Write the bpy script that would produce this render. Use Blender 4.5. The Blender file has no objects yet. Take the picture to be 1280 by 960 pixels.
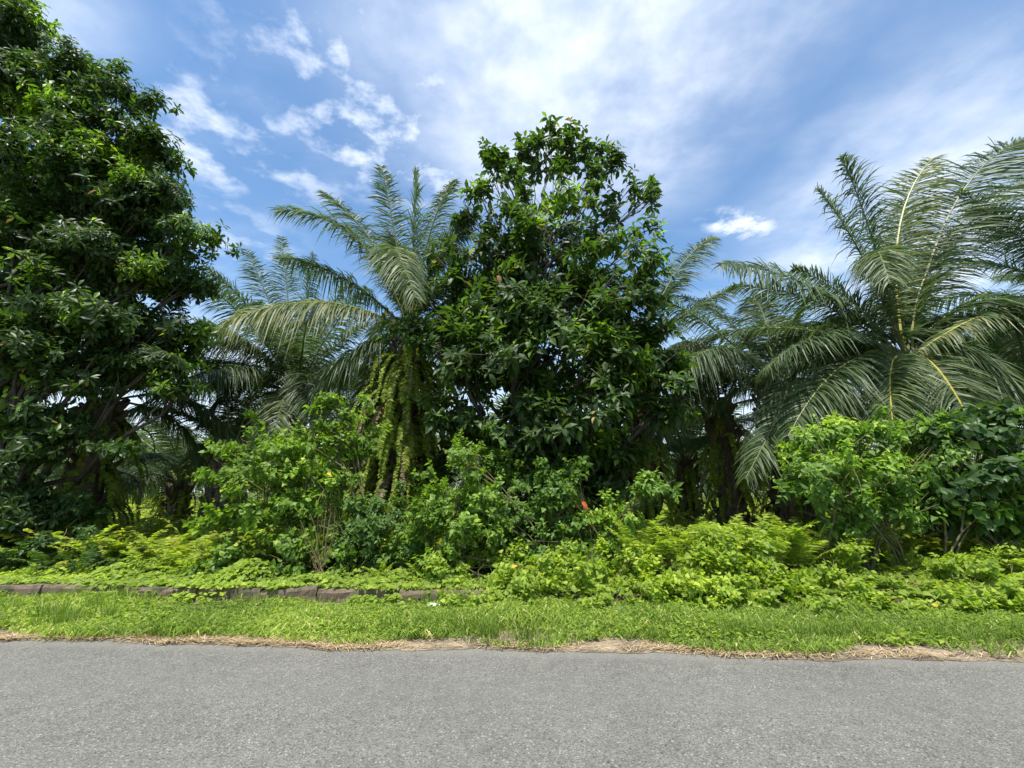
import bpy, math
import numpy as np
from mathutils import Matrix, Vector

rng = np.random.default_rng(11)
C = bpy.context.scene.collection
scene = bpy.context.scene

# ------------------------------------------------------------------ camera
FPX = 540.0                      # focal length in pixels of the 1280 wide photograph
PITCH = math.radians(14.0)
CAMZ = 1.6
cd = bpy.data.cameras.new('camera')
cam = bpy.data.objects.new('camera', cd)
C.objects.link(cam)
cd.sensor_width = 36.0
cd.lens = 36.0 * FPX / 1280.0
cd.clip_start = 0.05
cd.clip_end = 4000
cam.location = (0, 0, CAMZ)
cam.rotation_euler = (math.radians(90) + PITCH, 0, 0)
scene.camera = cam
CP, SP = math.cos(PITCH), math.sin(PITCH)


def at(px, py, Y):
    """World point at world depth Y seen at pixel (px, py) of the photograph."""
    xc, yc = (px - 640) / FPX, (480 - py) / FPX
    d = Y / (CP - yc * SP)
    return np.array([xc * d, Y, CAMZ + (SP + yc * CP) * d])


def project(P):
    P = np.asarray(P)
    y = P[:, 1]
    z = P[:, 2] - CAMZ
    dep = np.maximum(y * CP + z * SP, 0.05)
    up = -y * SP + z * CP
    return 640 + FPX * P[:, 0] / dep, 480 - FPX * up / dep, dep


# ------------------------------------------------------------------ light
SUN_EL, SUN_AZ = math.radians(70), math.radians(-158)   # azimuth from +Y towards +X
sx, sy, sz = (math.sin(SUN_AZ) * math.cos(SUN_EL), math.cos(SUN_AZ) * math.cos(SUN_EL), math.sin(SUN_EL))
sd = bpy.data.lights.new('sun', 'SUN')
sd.energy = 4.7
sd.angle = math.radians(0.6)
sd.color = (1.0, 0.96, 0.88)
sun = bpy.data.objects.new('sun', sd)
C.objects.link(sun)
sun.rotation_euler = Vector((-sx, -sy, -sz)).to_track_quat('-Z', 'Y').to_euler()

scene.view_settings.view_transform = 'Standard'
scene.view_settings.look = 'None'
scene.view_settings.exposure = 0.8
scene.view_settings.gamma = 1.0
scene.cycles.max_bounces = 8
scene.cycles.sample_clamp_indirect = 10.0
scene.cycles.transparent_max_bounces = 4
scene.cycles.diffuse_bounces = 4
scene.cycles.use_denoising = True


# ------------------------------------------------------------------ node helpers
class NT:
    def __init__(self, tree):
        self.t = tree

    def n(self, kind, **kw):
        nd = self.t.nodes.new(kind)
        for k, v in kw.items():
            if k.startswith('i_'):
                nd.inputs[k[2:].replace('_', ' ')].default_value = v
            else:
                setattr(nd, k, v)
        return nd

    def l(self, a, b):
        self.t.links.new(a, b)

    def val(self, sock, v):
        if isinstance(v, (int, float)):
            sock.default_value = v
        else:
            self.l(v, sock)

    def math(self, op, a, b=0.0, c=0.0, clamp=False):
        m = self.n('ShaderNodeMath', operation=op, use_clamp=clamp)
        for i, v in enumerate((a, b, c)):
            self.val(m.inputs[i], v)
        return m.outputs[0]

    def ramp(self, fac, stops):
        r = self.n('ShaderNodeValToRGB')
        e = r.color_ramp.elements
        while len(e) < len(stops):
            e.new(0.5)
        for el, (p, c) in zip(e, stops):
            el.position = p
            el.color = tuple(c) + (1,) if len(c) == 3 else c
        self.l(fac, r.inputs[0])
        return r.outputs[0]

    def mix(self, fac, a, b, blend='MIX'):
        m = self.n('ShaderNodeMix', data_type='RGBA', blend_type=blend)
        self.val(m.inputs[0], fac)
        for i, v in ((6, a), (7, b)):
            if isinstance(v, tuple):
                m.inputs[i].default_value = v + (1,) if len(v) == 3 else v
            else:
                self.l(v, m.inputs[i])
        return m.outputs[2]

    def noise(self, vec, scale, detail=2, rough=0.5, dist=0.0, dim='3D'):
        m = self.n('ShaderNodeTexNoise', noise_dimensions=dim)
        m.inputs['Scale'].default_value = scale
        m.inputs['Detail'].default_value = detail
        m.inputs['Roughness'].default_value = rough
        m.inputs['Distortion'].default_value = dist
        if vec is not None:
            self.l(vec, m.inputs['Vector'])
        return m.outputs[0]

    def smooth(self, v, a, b):
        m = self.n('ShaderNodeMapRange', interpolation_type='SMOOTHSTEP')
        self.val(m.inputs[0], v)
        m.inputs[1].default_value = a
        m.inputs[2].default_value = b
        return m.outputs[0]


# ------------------------------------------------------------------ sky
world = bpy.data.worlds.new('World')
scene.world = world
world.use_nodes = True
wt = world.node_tree
wt.nodes.clear()
w = NT(wt)
sky = w.n('ShaderNodeTexSky', sky_type='NISHITA', sun_disc=False, sun_elevation=SUN_EL, sun_rotation=SUN_AZ,
          air_density=1.0, dust_density=0.6, ozone_density=2.0)
skyc = w.mix(1.0, sky.outputs[0], (1.14, 1.36, 1.42), "MULTIPLY")
tc = w.n('ShaderNodeTexCoord')
sep = w.n('ShaderNodeSeparateXYZ')
w.l(tc.outputs['Generated'], sep.inputs[0])
zz = w.math('MAXIMUM', sep.outputs[2], 0.06)
cu = w.math('DIVIDE', sep.outputs[0], zz)
cv = w.math('DIVIDE', sep.outputs[1], zz)
comb = w.n('ShaderNodeCombineXYZ')
w.l(cu, comb.inputs[0])
w.l(cv, comb.inputs[1])
uv = comb.outputs[0]


def cloud_patch(u0, v0, ru, rv, ang=0.0):
    """soft 0..1 mask of one cloud field on the cloud plane (height 1)"""
    mp = w.n('ShaderNodeMapping', vector_type='TEXTURE')
    mp.inputs['Location'].default_value = (u0, v0, 0)
    mp.inputs['Rotation'].default_value = (0, 0, math.radians(ang))
    mp.inputs['Scale'].default_value = (ru, rv, 1)
    w.l(uv, mp.inputs[0])
    ln = w.n('ShaderNodeVectorMath', operation='LENGTH')
    w.l(mp.outputs[0], ln.inputs[0])
    return w.math('SUBTRACT', 1.0, w.smooth(ln.outputs['Value'], 0.25, 1.0))


n_big = w.noise(uv, 1.6, 4, 0.5, 0.15)
n_fine = w.noise(uv, 5.5, 7, 0.58, 0.1)
st = w.n('ShaderNodeMapping')
st.inputs['Rotation'].default_value = (0, 0, math.radians(58))
st.inputs['Scale'].default_value = (1.0, 2.0, 1)
w.l(uv, st.inputs[0])
n_streak = w.noise(st.outputs[0], 2.2, 5, 0.5, 0.1)


def union(rows):
    out = None
    for args, k in rows:
        m = w.math('MULTIPLY', cloud_patch(*args), k)
        out = m if out is None else w.math('MAXIMUM', out, m)
    return out


# a soft veil: smooth high cloud with a little broken texture in it
veil = union((((0.18, 0.84, 0.80, 0.90, 0), 0.88), ((1.75, 1.75, 0.75, 1.7, -38), 0.85), ((-0.4, -0.9, 2.4, 1.1, 0), 0.8),
              ((-2.6, 3.9, 1.9, 2.6, 25), 0.95), ((3.4, 5.2, 2.6, 2.6, -30), 0.6), ((-1.15, 0.66, 0.45, 0.22, 10), 0.7)))
tex = w.math('ADD', w.math('MULTIPLY', n_big, 0.60), w.math('ADD', w.math('MULTIPLY', n_streak, 0.20), w.math('MULTIPLY', n_fine, 0.25)))
dens_v = w.math('MULTIPLY', veil, w.math('ADD', 0.22, w.math('MULTIPLY', w.smooth(tex, 0.36, 0.66), 0.78)), clamp=True)
# puffs: small broken cloudlets
puffm = union((((-0.36, 0.98, 0.46, 0.60, -20), 1.15), ((-0.85, 1.05, 0.55, 0.42, 20), 0.9), ((-1.25, 1.5, 0.5, 0.45, 0), 0.7), ((0.88, 1.47, 0.24, 0.12, 22), 1.6)))
n_puff = w.noise(uv, 6.5, 8, 0.58, 0.05)
dens_p = w.math('MULTIPLY', w.math('MULTIPLY', puffm, 0.72), w.smooth(w.math('ADD', w.math('MULTIPLY', n_puff, 0.8), w.math('MULTIPLY', n_big, 0.25)), 0.47, 0.66), clamp=True)
thin = w.math('MULTIPLY', w.smooth(n_streak, 0.45, 0.8), 0.16)
dens = w.math('MAXIMUM', w.math('MAXIMUM', dens_v, dens_p), thin, clamp=True)
# far cloud gathers into a pale layer low in the sky
low = w.math('MULTIPLY', w.math('SUBTRACT', 1.0, w.smooth(sep.outputs[2], 0.05, 0.42)), 0.85)
dens = w.math('MAXIMUM', dens, low, clamp=True)
cloudcol = w.mix(w.smooth(n_fine, 0.3, 0.75), (6.4, 7.1, 8.2), (8.2, 8.5, 9.0))
skymix = w.mix(w.math('MULTIPLY', dens, 0.92), skyc, cloudcol)
bg = w.n('ShaderNodeBackground')
bg.inputs['Strength'].default_value = 0.096
w.l(skymix, bg.inputs[0])
wo = w.n('ShaderNodeOutputWorld')
w.l(bg.outputs[0], wo.inputs[0])


# ------------------------------------------------------------------ materials
def new_mat(name):
    m = bpy.data.materials.new(name)
    m.use_nodes = True
    m.node_tree.nodes.clear()
    return m, NT(m.node_tree)


def leaf_mat(name, stops, trans=0.42, rough=0.47, spec=0.32, tcol=(1.5, 1.7, 0.55)):
    m, t = new_mat(name)
    a = t.n('ShaderNodeAttribute', attribute_name='tint')
    col = t.ramp(a.outputs['Fac'], stops)
    geo = t.n('ShaderNodeNewGeometry')
    col2 = t.mix(t.math('MULTIPLY', geo.outputs['Backfacing'], 0.35), col, t.mix(1.0, col, (1.15, 1.15, 1.2), 'MULTIPLY'))
    p = t.n('ShaderNodeBsdfPrincipled')
    p.inputs['Roughness'].default_value = rough
    p.inputs['Specular IOR Level'].default_value = spec
    t.l(col2, p.inputs['Base Color'])
    tr = t.n('ShaderNodeBsdfTranslucent')
    t.l(t.mix(1.0, col, tcol, 'MULTIPLY'), tr.inputs[0])
    ms = t.n('ShaderNodeMixShader')
    ms.inputs[0].default_value = trans
    t.l(p.outputs[0], ms.inputs[1])
    t.l(tr.outputs[0], ms.inputs[2])
    o = t.n('ShaderNodeOutputMaterial')
    t.l(ms.outputs[0], o.inputs[0])
    return m


def rough_mat(name, stops, scale=8.0, rough=0.85, bump=0.4, detail=6, stretch=(1, 1, 1)):
    m, t = new_mat(name)
    tcn = t.n('ShaderNodeTexCoord')
    mp = t.n('ShaderNodeMapping')
    mp.inputs['Scale'].default_value = stretch
    t.l(tcn.outputs['Object'], mp.inputs[0])
    nz = t.noise(mp.outputs[0], scale, detail, 0.6)
    p = t.n('ShaderNodeBsdfPrincipled')
    p.inputs['Roughness'].default_value = rough
    p.inputs['Specular IOR Level'].default_value = 0.25
    t.l(t.ramp(nz, stops), p.inputs['Base Color'])
    b = t.n('ShaderNodeBump')
    b.inputs['Strength'].default_value = bump
    b.inputs['Distance'].default_value = 0.03
    t.l(nz, b.inputs['Height'])
    t.l(b.outputs[0], p.inputs['Normal'])
    o = t.n('ShaderNodeOutputMaterial')
    t.l(p.outputs[0], o.inputs[0])
    return m


M = {}
M['tree_leaf'] = leaf_mat('broad_dark_leaf', [(0, (0.026, 0.050, 0.014)), (0.5, (0.050, 0.090, 0.022)), (0.72, (0.105, 0.185, 0.030)), (0.96, (0.27, 0.40, 0.045)), (0.985, (0.30, 0.24, 0.05)), (1, (0.22, 0.11, 0.04))])
M['left_leaf'] = leaf_mat('glossy_whorl_leaf', [(0, (0.024, 0.046, 0.014)), (0.5, (0.046, 0.084, 0.022)), (0.72, (0.100, 0.175, 0.030)), (0.96, (0.25, 0.38, 0.045)), (0.985, (0.30, 0.24, 0.05)), (1, (0.22, 0.11, 0.04))], rough=0.42)
M['heart_leaf'] = leaf_mat('heart_vine_leaf', [(0, (0.085, 0.145, 0.026)), (0.5, (0.175, 0.275, 0.040)), (0.85, (0.30, 0.42, 0.055)), (0.97, (0.44, 0.52, 0.065)), (1, (0.45, 0.32, 0.06))], rough=0.52)
M['shrub_leaf'] = leaf_mat('shrub_leaf', [(0, (0.060, 0.110, 0.026)), (0.5, (0.120, 0.210, 0.042)), (0.85, (0.24, 0.36, 0.05)), (0.97, (0.38, 0.48, 0.06)), (1, (0.42, 0.30, 0.06))], rough=0.5)
M['dark_leaf'] = leaf_mat('dark_lobed_leaf', [(0, (0.030, 0.060, 0.018)), (0.6, (0.058, 0.115, 0.030)), (0.9, (0.12, 0.23, 0.038)), (1, (0.28, 0.42, 0.05))], rough=0.42)
M['creeper_leaf'] = leaf_mat('creeper_leaf', [(0, (0.13, 0.19, 0.028)), (0.5, (0.25, 0.34, 0.042)), (0.85, (0.39, 0.47, 0.06)), (0.97, (0.54, 0.56, 0.07)), (1, (0.60, 0.42, 0.06))], trans=0.48, rough=0.55)
M['palm'] = leaf_mat('palm_leaflet', [(0, (0.046, 0.078, 0.036)), (0.5, (0.092, 0.135, 0.058)), (0.85, (0.155, 0.190, 0.082)), (1, (0.28, 0.25, 0.13))], trans=0.40, rough=0.48, spec=0.38, tcol=(1.3, 1.5, 0.6))
M['palm_dry'] = leaf_mat('dry_palm_leaflet', [(0, (0.10, 0.085, 0.05)), (1, (0.30, 0.22, 0.12))], trans=0.2, rough=0.6, spec=0.3, tcol=(1.1, 1, 0.8))
M['rachis'] = leaf_mat('palm_rachis', [(0, (0.07, 0.09, 0.035)), (0.5, (0.13, 0.15, 0.05)), (0.9, (0.40, 0.36, 0.06)), (1, (0.50, 0.43, 0.08))], trans=0.03, rough=0.45)
M['fern'] = leaf_mat('fern_green', [(0, (0.13, 0.19, 0.025)), (0.5, (0.25, 0.33, 0.042)), (1, (0.42, 0.48, 0.06))], trans=0.45, rough=0.6, spec=0.25)
M['fern_yellow'] = leaf_mat('fern_yellow', [(0, (0.11, 0.15, 0.026)), (0.5, (0.25, 0.29, 0.042)), (1, (0.48, 0.47, 0.06))], trans=0.45, rough=0.6, spec=0.25)
M['fern_shade'] = leaf_mat('fern_shade', [(0, (0.038, 0.074, 0.024)), (1, (0.105, 0.176, 0.036))], trans=0.3, rough=0.5, spec=0.3)  # fern green darkened to stand in for shade under the left tree
M['grass'] = leaf_mat('grass_blade', [(0, (0.10, 0.160, 0.028)), (0.5, (0.22, 0.310, 0.050)), (0.88, (0.38, 0.45, 0.09)), (1, (0.60, 0.52, 0.27))], trans=0.42, rough=0.55, spec=0.25)
M['straw'] = leaf_mat('dry_straw', [(0, (0.20, 0.14, 0.07)), (0.6, (0.42, 0.31, 0.17)), (1, (0.60, 0.48, 0.29))], trans=0.1, rough=0.8, spec=0.2, tcol=(1, 0.9, 0.7))
M['bark'] = rough_mat('grey_brown_bark', [(0.3, (0.035, 0.029, 0.022)), (0.7, (0.095, 0.08, 0.06))], 9, stretch=(1, 1, 0.25))
M['palm_bark'] = rough_mat('palm_bark', [(0.3, (0.050, 0.038, 0.026)), (0.7, (0.20, 0.155, 0.11))], 12, stretch=(1, 1, 0.5))
M['stem'] = rough_mat('green_brown_stem', [(0.3, (0.07, 0.07, 0.03)), (0.7, (0.16, 0.14, 0.07))], 14)
M['white_litter'] = rough_mat('white_litter', [(0.3, (0.62, 0.60, 0.56)), (0.7, (0.8, 0.79, 0.76))], 20, rough=0.5, bump=0.2)
M['blue_litter'] = rough_mat('pale_blue_litter', [(0.3, (0.45, 0.58, 0.68)), (0.7, (0.68, 0.76, 0.82))], 20, rough=0.4, bump=0.2)
M['yellow_leaf'] = leaf_mat('yellow_leaf', [(0, (0.70, 0.42, 0.02)), (1, (0.78, 0.55, 0.04))], tcol=(1, 0.9, 0.5))
M['red_leaf'] = leaf_mat('red_leaf', [(0, (0.62, 0.10, 0.03)), (1, (0.70, 0.16, 0.04))], tcol=(1, 0.7, 0.5))
M['brown_leaf'] = leaf_mat('brown_leaf', [(0, (0.28, 0.13, 0.06)), (1, (0.38, 0.20, 0.09))], tcol=(1, 0.7, 0.5))


def ground_mat():
    m, t = new_mat('leaf_litter_soil')
    g = t.n('ShaderNodeNewGeometry')
    a = t.noise(g.outputs['Position'], 1.2, 6, 0.6)
    b = t.noise(g.outputs['Position'], 18, 5, 0.65)
    soil = t.ramp(b, [(0.3, (0.045, 0.034, 0.020)), (0.7, (0.13, 0.10, 0.06))])
    gr = t.ramp(b, [(0.3, (0.045, 0.075, 0.016)), (0.7, (0.11, 0.15, 0.035))])
    p = t.n('ShaderNodeBsdfPrincipled')
    p.inputs['Roughness'].default_value = 0.95
    p.inputs['Specular IOR Level'].default_value = 0.1
    t.l(t.mix(t.smooth(a, 0.35, 0.55), soil, gr), p.inputs['Base Color'])
    bp = t.n('ShaderNodeBump')
    bp.inputs['Strength'].default_value = 0.6
    bp.inputs['Distance'].default_value = 0.04
    t.l(b, bp.inputs['Height'])
    t.l(bp.outputs[0], p.inputs['Normal'])
    o = t.n('ShaderNodeOutputMaterial')
    t.l(p.outputs[0], o.inputs[0])
    return m


def soil_mat():
    m, t = new_mat('roadside_soil')
    g = t.n('ShaderNodeNewGeometry')
    a = t.noise(g.outputs['Position'], 2.2, 5, 0.6)
    b = t.noise(g.outputs['Position'], 45, 4, 0.7)
    c = t.mix(t.smooth(a, 0.42, 0.62), t.ramp(b, [(0.3, (0.07, 0.058, 0.042)), (0.7, (0.20, 0.16, 0.115))]),
              t.ramp(b, [(0.3, (0.17, 0.13, 0.085)), (0.7, (0.40, 0.32, 0.22))]))
    p = t.n('ShaderNodeBsdfPrincipled')
    p.inputs['Roughness'].default_value = 0.95
    p.inputs['Specular IOR Level'].default_value = 0.1
    t.l(c, p.inputs['Base Color'])
    bp = t.n('ShaderNodeBump')
    bp.inputs['Strength'].default_value = 0.7
    bp.inputs['Distance'].default_value = 0.015
    t.l(b, bp.inputs['Height'])
    t.l(bp.outputs[0], p.inputs['Normal'])
    o = t.n('ShaderNodeOutputMaterial')
    t.l(p.outputs[0], o.inputs[0])
    return m


def asphalt_mat():
    m, t = new_mat('worn_asphalt')
    g = t.n('ShaderNodeNewGeometry')
    pos = g.outputs['Position']

    def vor(scale):
        v = t.n('ShaderNodeTexVoronoi', feature='F1')
        v.inputs['Scale'].default_value = scale
        t.l(pos, v.inputs['Vector'])
        return v
    v1, v2 = vor(118), vor(52)
    sc = t.n('ShaderNodeSeparateColor')
    t.l(v1.outputs['Color'], sc.inputs[0])
    sc2 = t.n('ShaderNodeSeparateColor')
    t.l(v2.outputs['Color'], sc2.inputs[0])
    base = t.ramp(sc.outputs[0], [(0.0, (0.084, 0.082, 0.073)), (0.5, (0.137, 0.135, 0.121)), (0.85, (0.170, 0.167, 0.150)), (1.0, (0.22, 0.216, 0.194))])
    stone = t.math('MULTIPLY', t.smooth(sc2.outputs[1], 0.86, 0.92), t.math('SUBTRACT', 1.0, t.smooth(v2.outputs['Distance'], 0.25, 0.5)))
    base = t.mix(stone, base, (0.28, 0.275, 0.245))
    dark = t.math('MULTIPLY', t.math('SUBTRACT', 1.0, t.smooth(sc2.outputs[2], 0.05, 0.12)), t.math('SUBTRACT', 1.0, t.smooth(v2.outputs['Distance'], 0.25, 0.5)))
    base = t.mix(t.math('MULTIPLY', dark, 0.7), base, (0.04, 0.04, 0.037))
    big = t.noise(pos, 0.8, 4, 0.6)
    mid = t.noise(pos, 6, 5, 0.65)
    base = t.mix(1.0, base, t.ramp(big, [(0.3, (0.90, 0.89, 0.88)), (0.7, (1.08, 1.07, 1.05))]), 'MULTIPLY')
    base = t.mix(1.0, base, t.ramp(mid, [(0.3, (0.86, 0.86, 0.86)), (0.7, (1.1, 1.1, 1.1))]), 'MULTIPLY')
    # wheel tracks polished a little paler, and old patches of binder
    spw = t.n('ShaderNodeSeparateXYZ')
    t.l(pos, spw.inputs[0])
    vv = t.math('ADD', spw.outputs[1], t.math('ADD', t.math('MULTIPLY', spw.outputs[0], 0.058), t.math('MULTIPLY', t.math('SUBTRACT', big, 0.5), 0.5)))
    tr1 = t.math('SUBTRACT', 1.0, t.smooth(t.math('ABSOLUTE', t.math('SUBTRACT', vv, 4.05)), 0.1, 0.5))
    tr2 = t.math('SUBTRACT', 1.0, t.smooth(t.math('ABSOLUTE', t.math('SUBTRACT', vv, 2.6)), 0.1, 0.5))
    base = t.mix(t.math('MULTIPLY', t.math('MAXIMUM', tr1, tr2), 0.16), base, (0.15, 0.147, 0.132))
    stain = t.smooth(t.noise(pos, 1.7, 6, 0.7), 0.60, 0.72)
    base = t.mix(t.math('MULTIPLY', stain, 0.22), base, (0.07, 0.068, 0.06))
    # pale dusty margin next to the verge
    sp = t.n('ShaderNodeSeparateXYZ')
    t.l(pos, sp.inputs[0])
    edge = t.math('SUBTRACT', t.math('ADD', t.math('SUBTRACT', 4.98, t.math('MULTIPLY', sp.outputs[0], 0.058)), t.math('MULTIPLY', t.math('SUBTRACT', mid, 0.5), 0.25)), sp.outputs[1])
    dust = t.math('MULTIPLY', t.math('SUBTRACT', 1.0, t.smooth(edge, 0.02, 0.22)), 0.35)
    base = t.mix(dust, base, (0.22, 0.205, 0.175))
    p = t.n('ShaderNodeBsdfPrincipled')
    p.inputs['Roughness'].default_value = 0.82
    p.inputs['Specular IOR Level'].default_value = 0.35
    t.l(base, p.inputs['Base Color'])
    bp = t.n('ShaderNodeBump')
    bp.inputs['Strength'].default_value = 0.8
    bp.inputs['Distance'].default_value = 0.006
    t.l(t.math('ADD', v1.outputs['Distance'], t.math('MULTIPLY', v2.outputs['Distance'], 0.7)), bp.inputs['Height'])
    t.l(bp.outputs[0], p.inputs['Normal'])
    o = t.n('ShaderNodeOutputMaterial')
    t.l(p.outputs[0], o.inputs[0])
    return m


def concrete_mat():
    m, t = new_mat('mossy_concrete')
    g = t.n('ShaderNodeNewGeometry')
    a = t.noise(g.outputs['Position'], 5, 6, 0.65)
    b = t.noise(g.outputs['Position'], 40, 4, 0.7)
    c = t.ramp(b, [(0.25, (0.060, 0.043, 0.026)), (0.75, (0.20, 0.15, 0.10))])
    c = t.mix(t.smooth(a, 0.48, 0.66), c, (0.05, 0.042, 0.028))
    c = t.mix(t.math('MULTIPLY', t.smooth(a, 0.52, 0.68), 0.75), c, (0.055, 0.075, 0.026))
    p = t.n('ShaderNodeBsdfPrincipled')
    p.inputs['Roughness'].default_value = 0.92
    t.l(c, p.inputs['Base Color'])
    bp = t.n('ShaderNodeBump')
    bp.inputs['Strength'].default_value = 0.6
    bp.inputs['Distance'].default_value = 0.01
    t.l(b, bp.inputs['Height'])
    t.l(bp.outputs[0], p.inputs['Normal'])
    o = t.n('ShaderNodeOutputMaterial')
    t.l(p.outputs[0], o.inputs[0])
    return m


M['ground'] = ground_mat()
M['soil'] = soil_mat()
M['asphalt'] = asphalt_mat()
M['concrete'] = concrete_mat()


# ------------------------------------------------------------------ mesh helpers
class MB:
    """collects vertices, quads, triangles, a tint per vertex and a material slot per face"""
    def __init__(self):
        self.V, self.Q, self.T, self.tint, self.mq, self.mt, self.nv = [], [], [], [], [], [], 0

    def add(self, V, Q=None, T=None, tint=0.5, mi=0):
        V = np.asarray(V, float).reshape(-1, 3)
        self.V.append(V)
        self.tint.append(np.broadcast_to(np.asarray(tint, float), (len(V),)))
        if Q is not None and len(Q):
            Q = np.asarray(Q).reshape(-1, 4)
            self.Q.append(Q + self.nv)
            self.mq.append(np.full(len(Q), mi))
        if T is not None and len(T):
            T = np.asarray(T).reshape(-1, 3)
            self.T.append(T + self.nv)
            self.mt.append(np.full(len(T), mi))
        self.nv += len(V)

    def mesh(self, name, mats, smooth=False, offset=(0, 0, 0)):
        V = np.concatenate(self.V) - np.asarray(offset)
        Q = np.concatenate(self.Q) if self.Q else np.zeros((0, 4), int)
        T = np.concatenate(self.T) if self.T else np.zeros((0, 3), int)
        me = bpy.data.meshes.new(name)
        me.vertices.add(len(V))
        me.vertices.foreach_set('co', V.astype(np.float32).ravel())
        loops = np.concatenate([Q.ravel(), T.ravel()]).astype(np.int32)
        me.loops.add(len(loops))
        me.loops.foreach_set('vertex_index', loops)
        starts = np.concatenate([np.arange(len(Q)) * 4, len(Q) * 4 + np.arange(len(T)) * 3]).astype(np.int32)
        me.polygons.add(len(starts))
        me.polygons.foreach_set('loop_start', starts)
        mi = np.concatenate([*self.mq, *self.mt]).astype(np.int32) if len(starts) else np.zeros(0, np.int32)
        me.polygons.foreach_set('material_index', mi)
        me.polygons.foreach_set('use_smooth', np.full(len(starts), smooth))
        for m in mats:
            me.materials.append(m)
        at_ = me.attributes.new('tint', 'FLOAT', 'POINT')
        at_.data.foreach_set('value', np.concatenate(self.tint).astype(np.float32))
        me.update(calc_edges=True)
        return me

    def obj(self, name, mats, parent=None, smooth=False, kind=None):
        off = np.array(parent.location) if parent is not None else np.zeros(3)
        if not isinstance(mats, (list, tuple)):
            mats = [mats]
        o = bpy.data.objects.new(name, self.mesh(name, mats, smooth, off))
        C.objects.link(o)
        if parent is not None:
            o.parent = parent
        if kind:
            o['kind'] = kind
        return o


def thing(name, label, cat, loc, group=None):
    o = bpy.data.objects.new(name, None)
    o.empty_display_size = 0.2
    C.objects.link(o)
    o.location = tuple(float(v) for v in loc)
    o['label'] = label
    o['category'] = cat
    if group:
        o['group'] = group
    return o


def norm(a):
    return a / np.maximum(np.linalg.norm(a, axis=-1, keepdims=True), 1e-9)


UP = np.array([0, 0, 1.0])


def tube(mb, pts, rad, sides=6, tint=0.5, mi=0, wob=0.0):
    pts = np.asarray(pts, float)
    n = len(pts)
    rad = np.broadcast_to(np.asarray(rad, float), (n,))
    T = norm(np.gradient(pts, axis=0))
    ref = np.where(np.abs(T[:, 2:3]) > 0.9, np.array([[1.0, 0, 0]]), np.array([[0, 0, 1.0]]))
    # one reference for the whole tube keeps the rings aligned
    ref = np.broadcast_to(ref[0], T.shape)
    A = norm(np.cross(T, ref))
    B = np.cross(T, A)
    ang = np.linspace(0, 2 * np.pi, sides, endpoint=False)
    R = rad[:, None] * (1 + wob * rng.normal(size=(n, sides)))
    V = pts[:, None] + R[..., None] * (A[:, None] * np.cos(ang)[None, :, None] + B[:, None] * np.sin(ang)[None, :, None])
    i, j = np.meshgrid(np.arange(n - 1), np.arange(sides), indexing='ij')
    Q = np.stack([i * sides + j, i * sides + (j + 1) % sides, (i + 1) * sides + (j + 1) % sides, (i + 1) * sides + j], -1)
    mb.add(V.reshape(-1, 3), Q.reshape(-1, 4), None, tint, mi)


def bez(P0, P1, P2, n):
    t = np.linspace(0, 1, n)[:, None]
    return (1 - t) ** 2 * P0 + 2 * t * (1 - t) * P1 + t ** 2 * P2


def vnoise(x, y, f, seed):
    r = np.random.default_rng(seed)
    s = 0
    for k in range(6):
        a = r.uniform(0, 6.28)
        s = s + np.sin((x * math.cos(a) + y * math.sin(a)) * f * r.uniform(0.6, 1.7) + r.uniform(0, 6.28))
    return s / 6 ** 0.5


# ------------------------------------------------------------------ leaf templates (x across, y along, z normal; length 1)
def leaf_template(stations, fold=0.25, droop=0.25, back=0.0):
    """stations: (t, half width). -> V, quads, tris"""
    V = [(0, 0, 0)]
    for t, hw in stations:
        z = -droop * t * t
        V += [(-hw, t - back * hw, z + fold * hw), (0, t, z), (hw, t - back * hw, z + fold * hw)]
    V.append((0, 1.0, -droop))
    Q, T = [], []
    T += [(0, 2, 1), (0, 3, 2)]
    k = len(stations)
    for s in range(k - 1):
        a, b = 1 + 3 * s, 4 + 3 * s
        Q += [(a, a + 1, b + 1, b), (a + 1, a + 2, b + 2, b + 1)]
    a, e = 1 + 3 * (k - 1), 1 + 3 * k
    T += [(a, a + 1, e), (a + 1, a + 2, e)]
    return np.array(V, float), np.array(Q), np.array(T)


LEAF = {
    'broad': leaf_template([(0.25, 0.17), (0.62, 0.22)], 0.35, 0.28),
    'whorl': leaf_template([(0.30, 0.10), (0.68, 0.19)], 0.3, 0.22),
    'heart': leaf_template([(0.02, 0.26), (0.30, 0.42), (0.66, 0.26)], 0.2, 0.2, 0.15),
    'ovate': leaf_template([(0.22, 0.22), (0.55, 0.24)], 0.3, 0.25),
    'lobed': leaf_template([(0.25, 0.16), (0.66, 0.30)], 0.25, 0.3),
    'small': leaf_template([(0.40, 0.28)], 0.25, 0.2),
}


def add_leaves(mb, kind, P, D, N, S, tint, mi=0):
    """add one leaf of a kind at every P: D base to tip, N face normal, S length"""
    V, Q, T = LEAF[kind]
    D = norm(D)
    X = norm(np.cross(D, N))
    Z = np.cross(X, D)
    S = np.broadcast_to(S, (len(P),))
    out = P[:, None] + S[:, None, None] * (V[None, :, 0:1] * X[:, None] + V[None, :, 1:2] * D[:, None] + V[None, :, 2:3] * Z[:, None])
    k = len(V)
    off = (np.arange(len(P)) * k)[:, None, None]
    mb.add(out.reshape(-1, 3), (Q[None] + off).reshape(-1, 4) if len(Q) else None, (T[None] + off).reshape(-1, 3), np.repeat(tint, k), mi)


PLANTS = []     # leaves wait here until every plant is known, so that the ones that show largest become objects of their own


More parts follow.
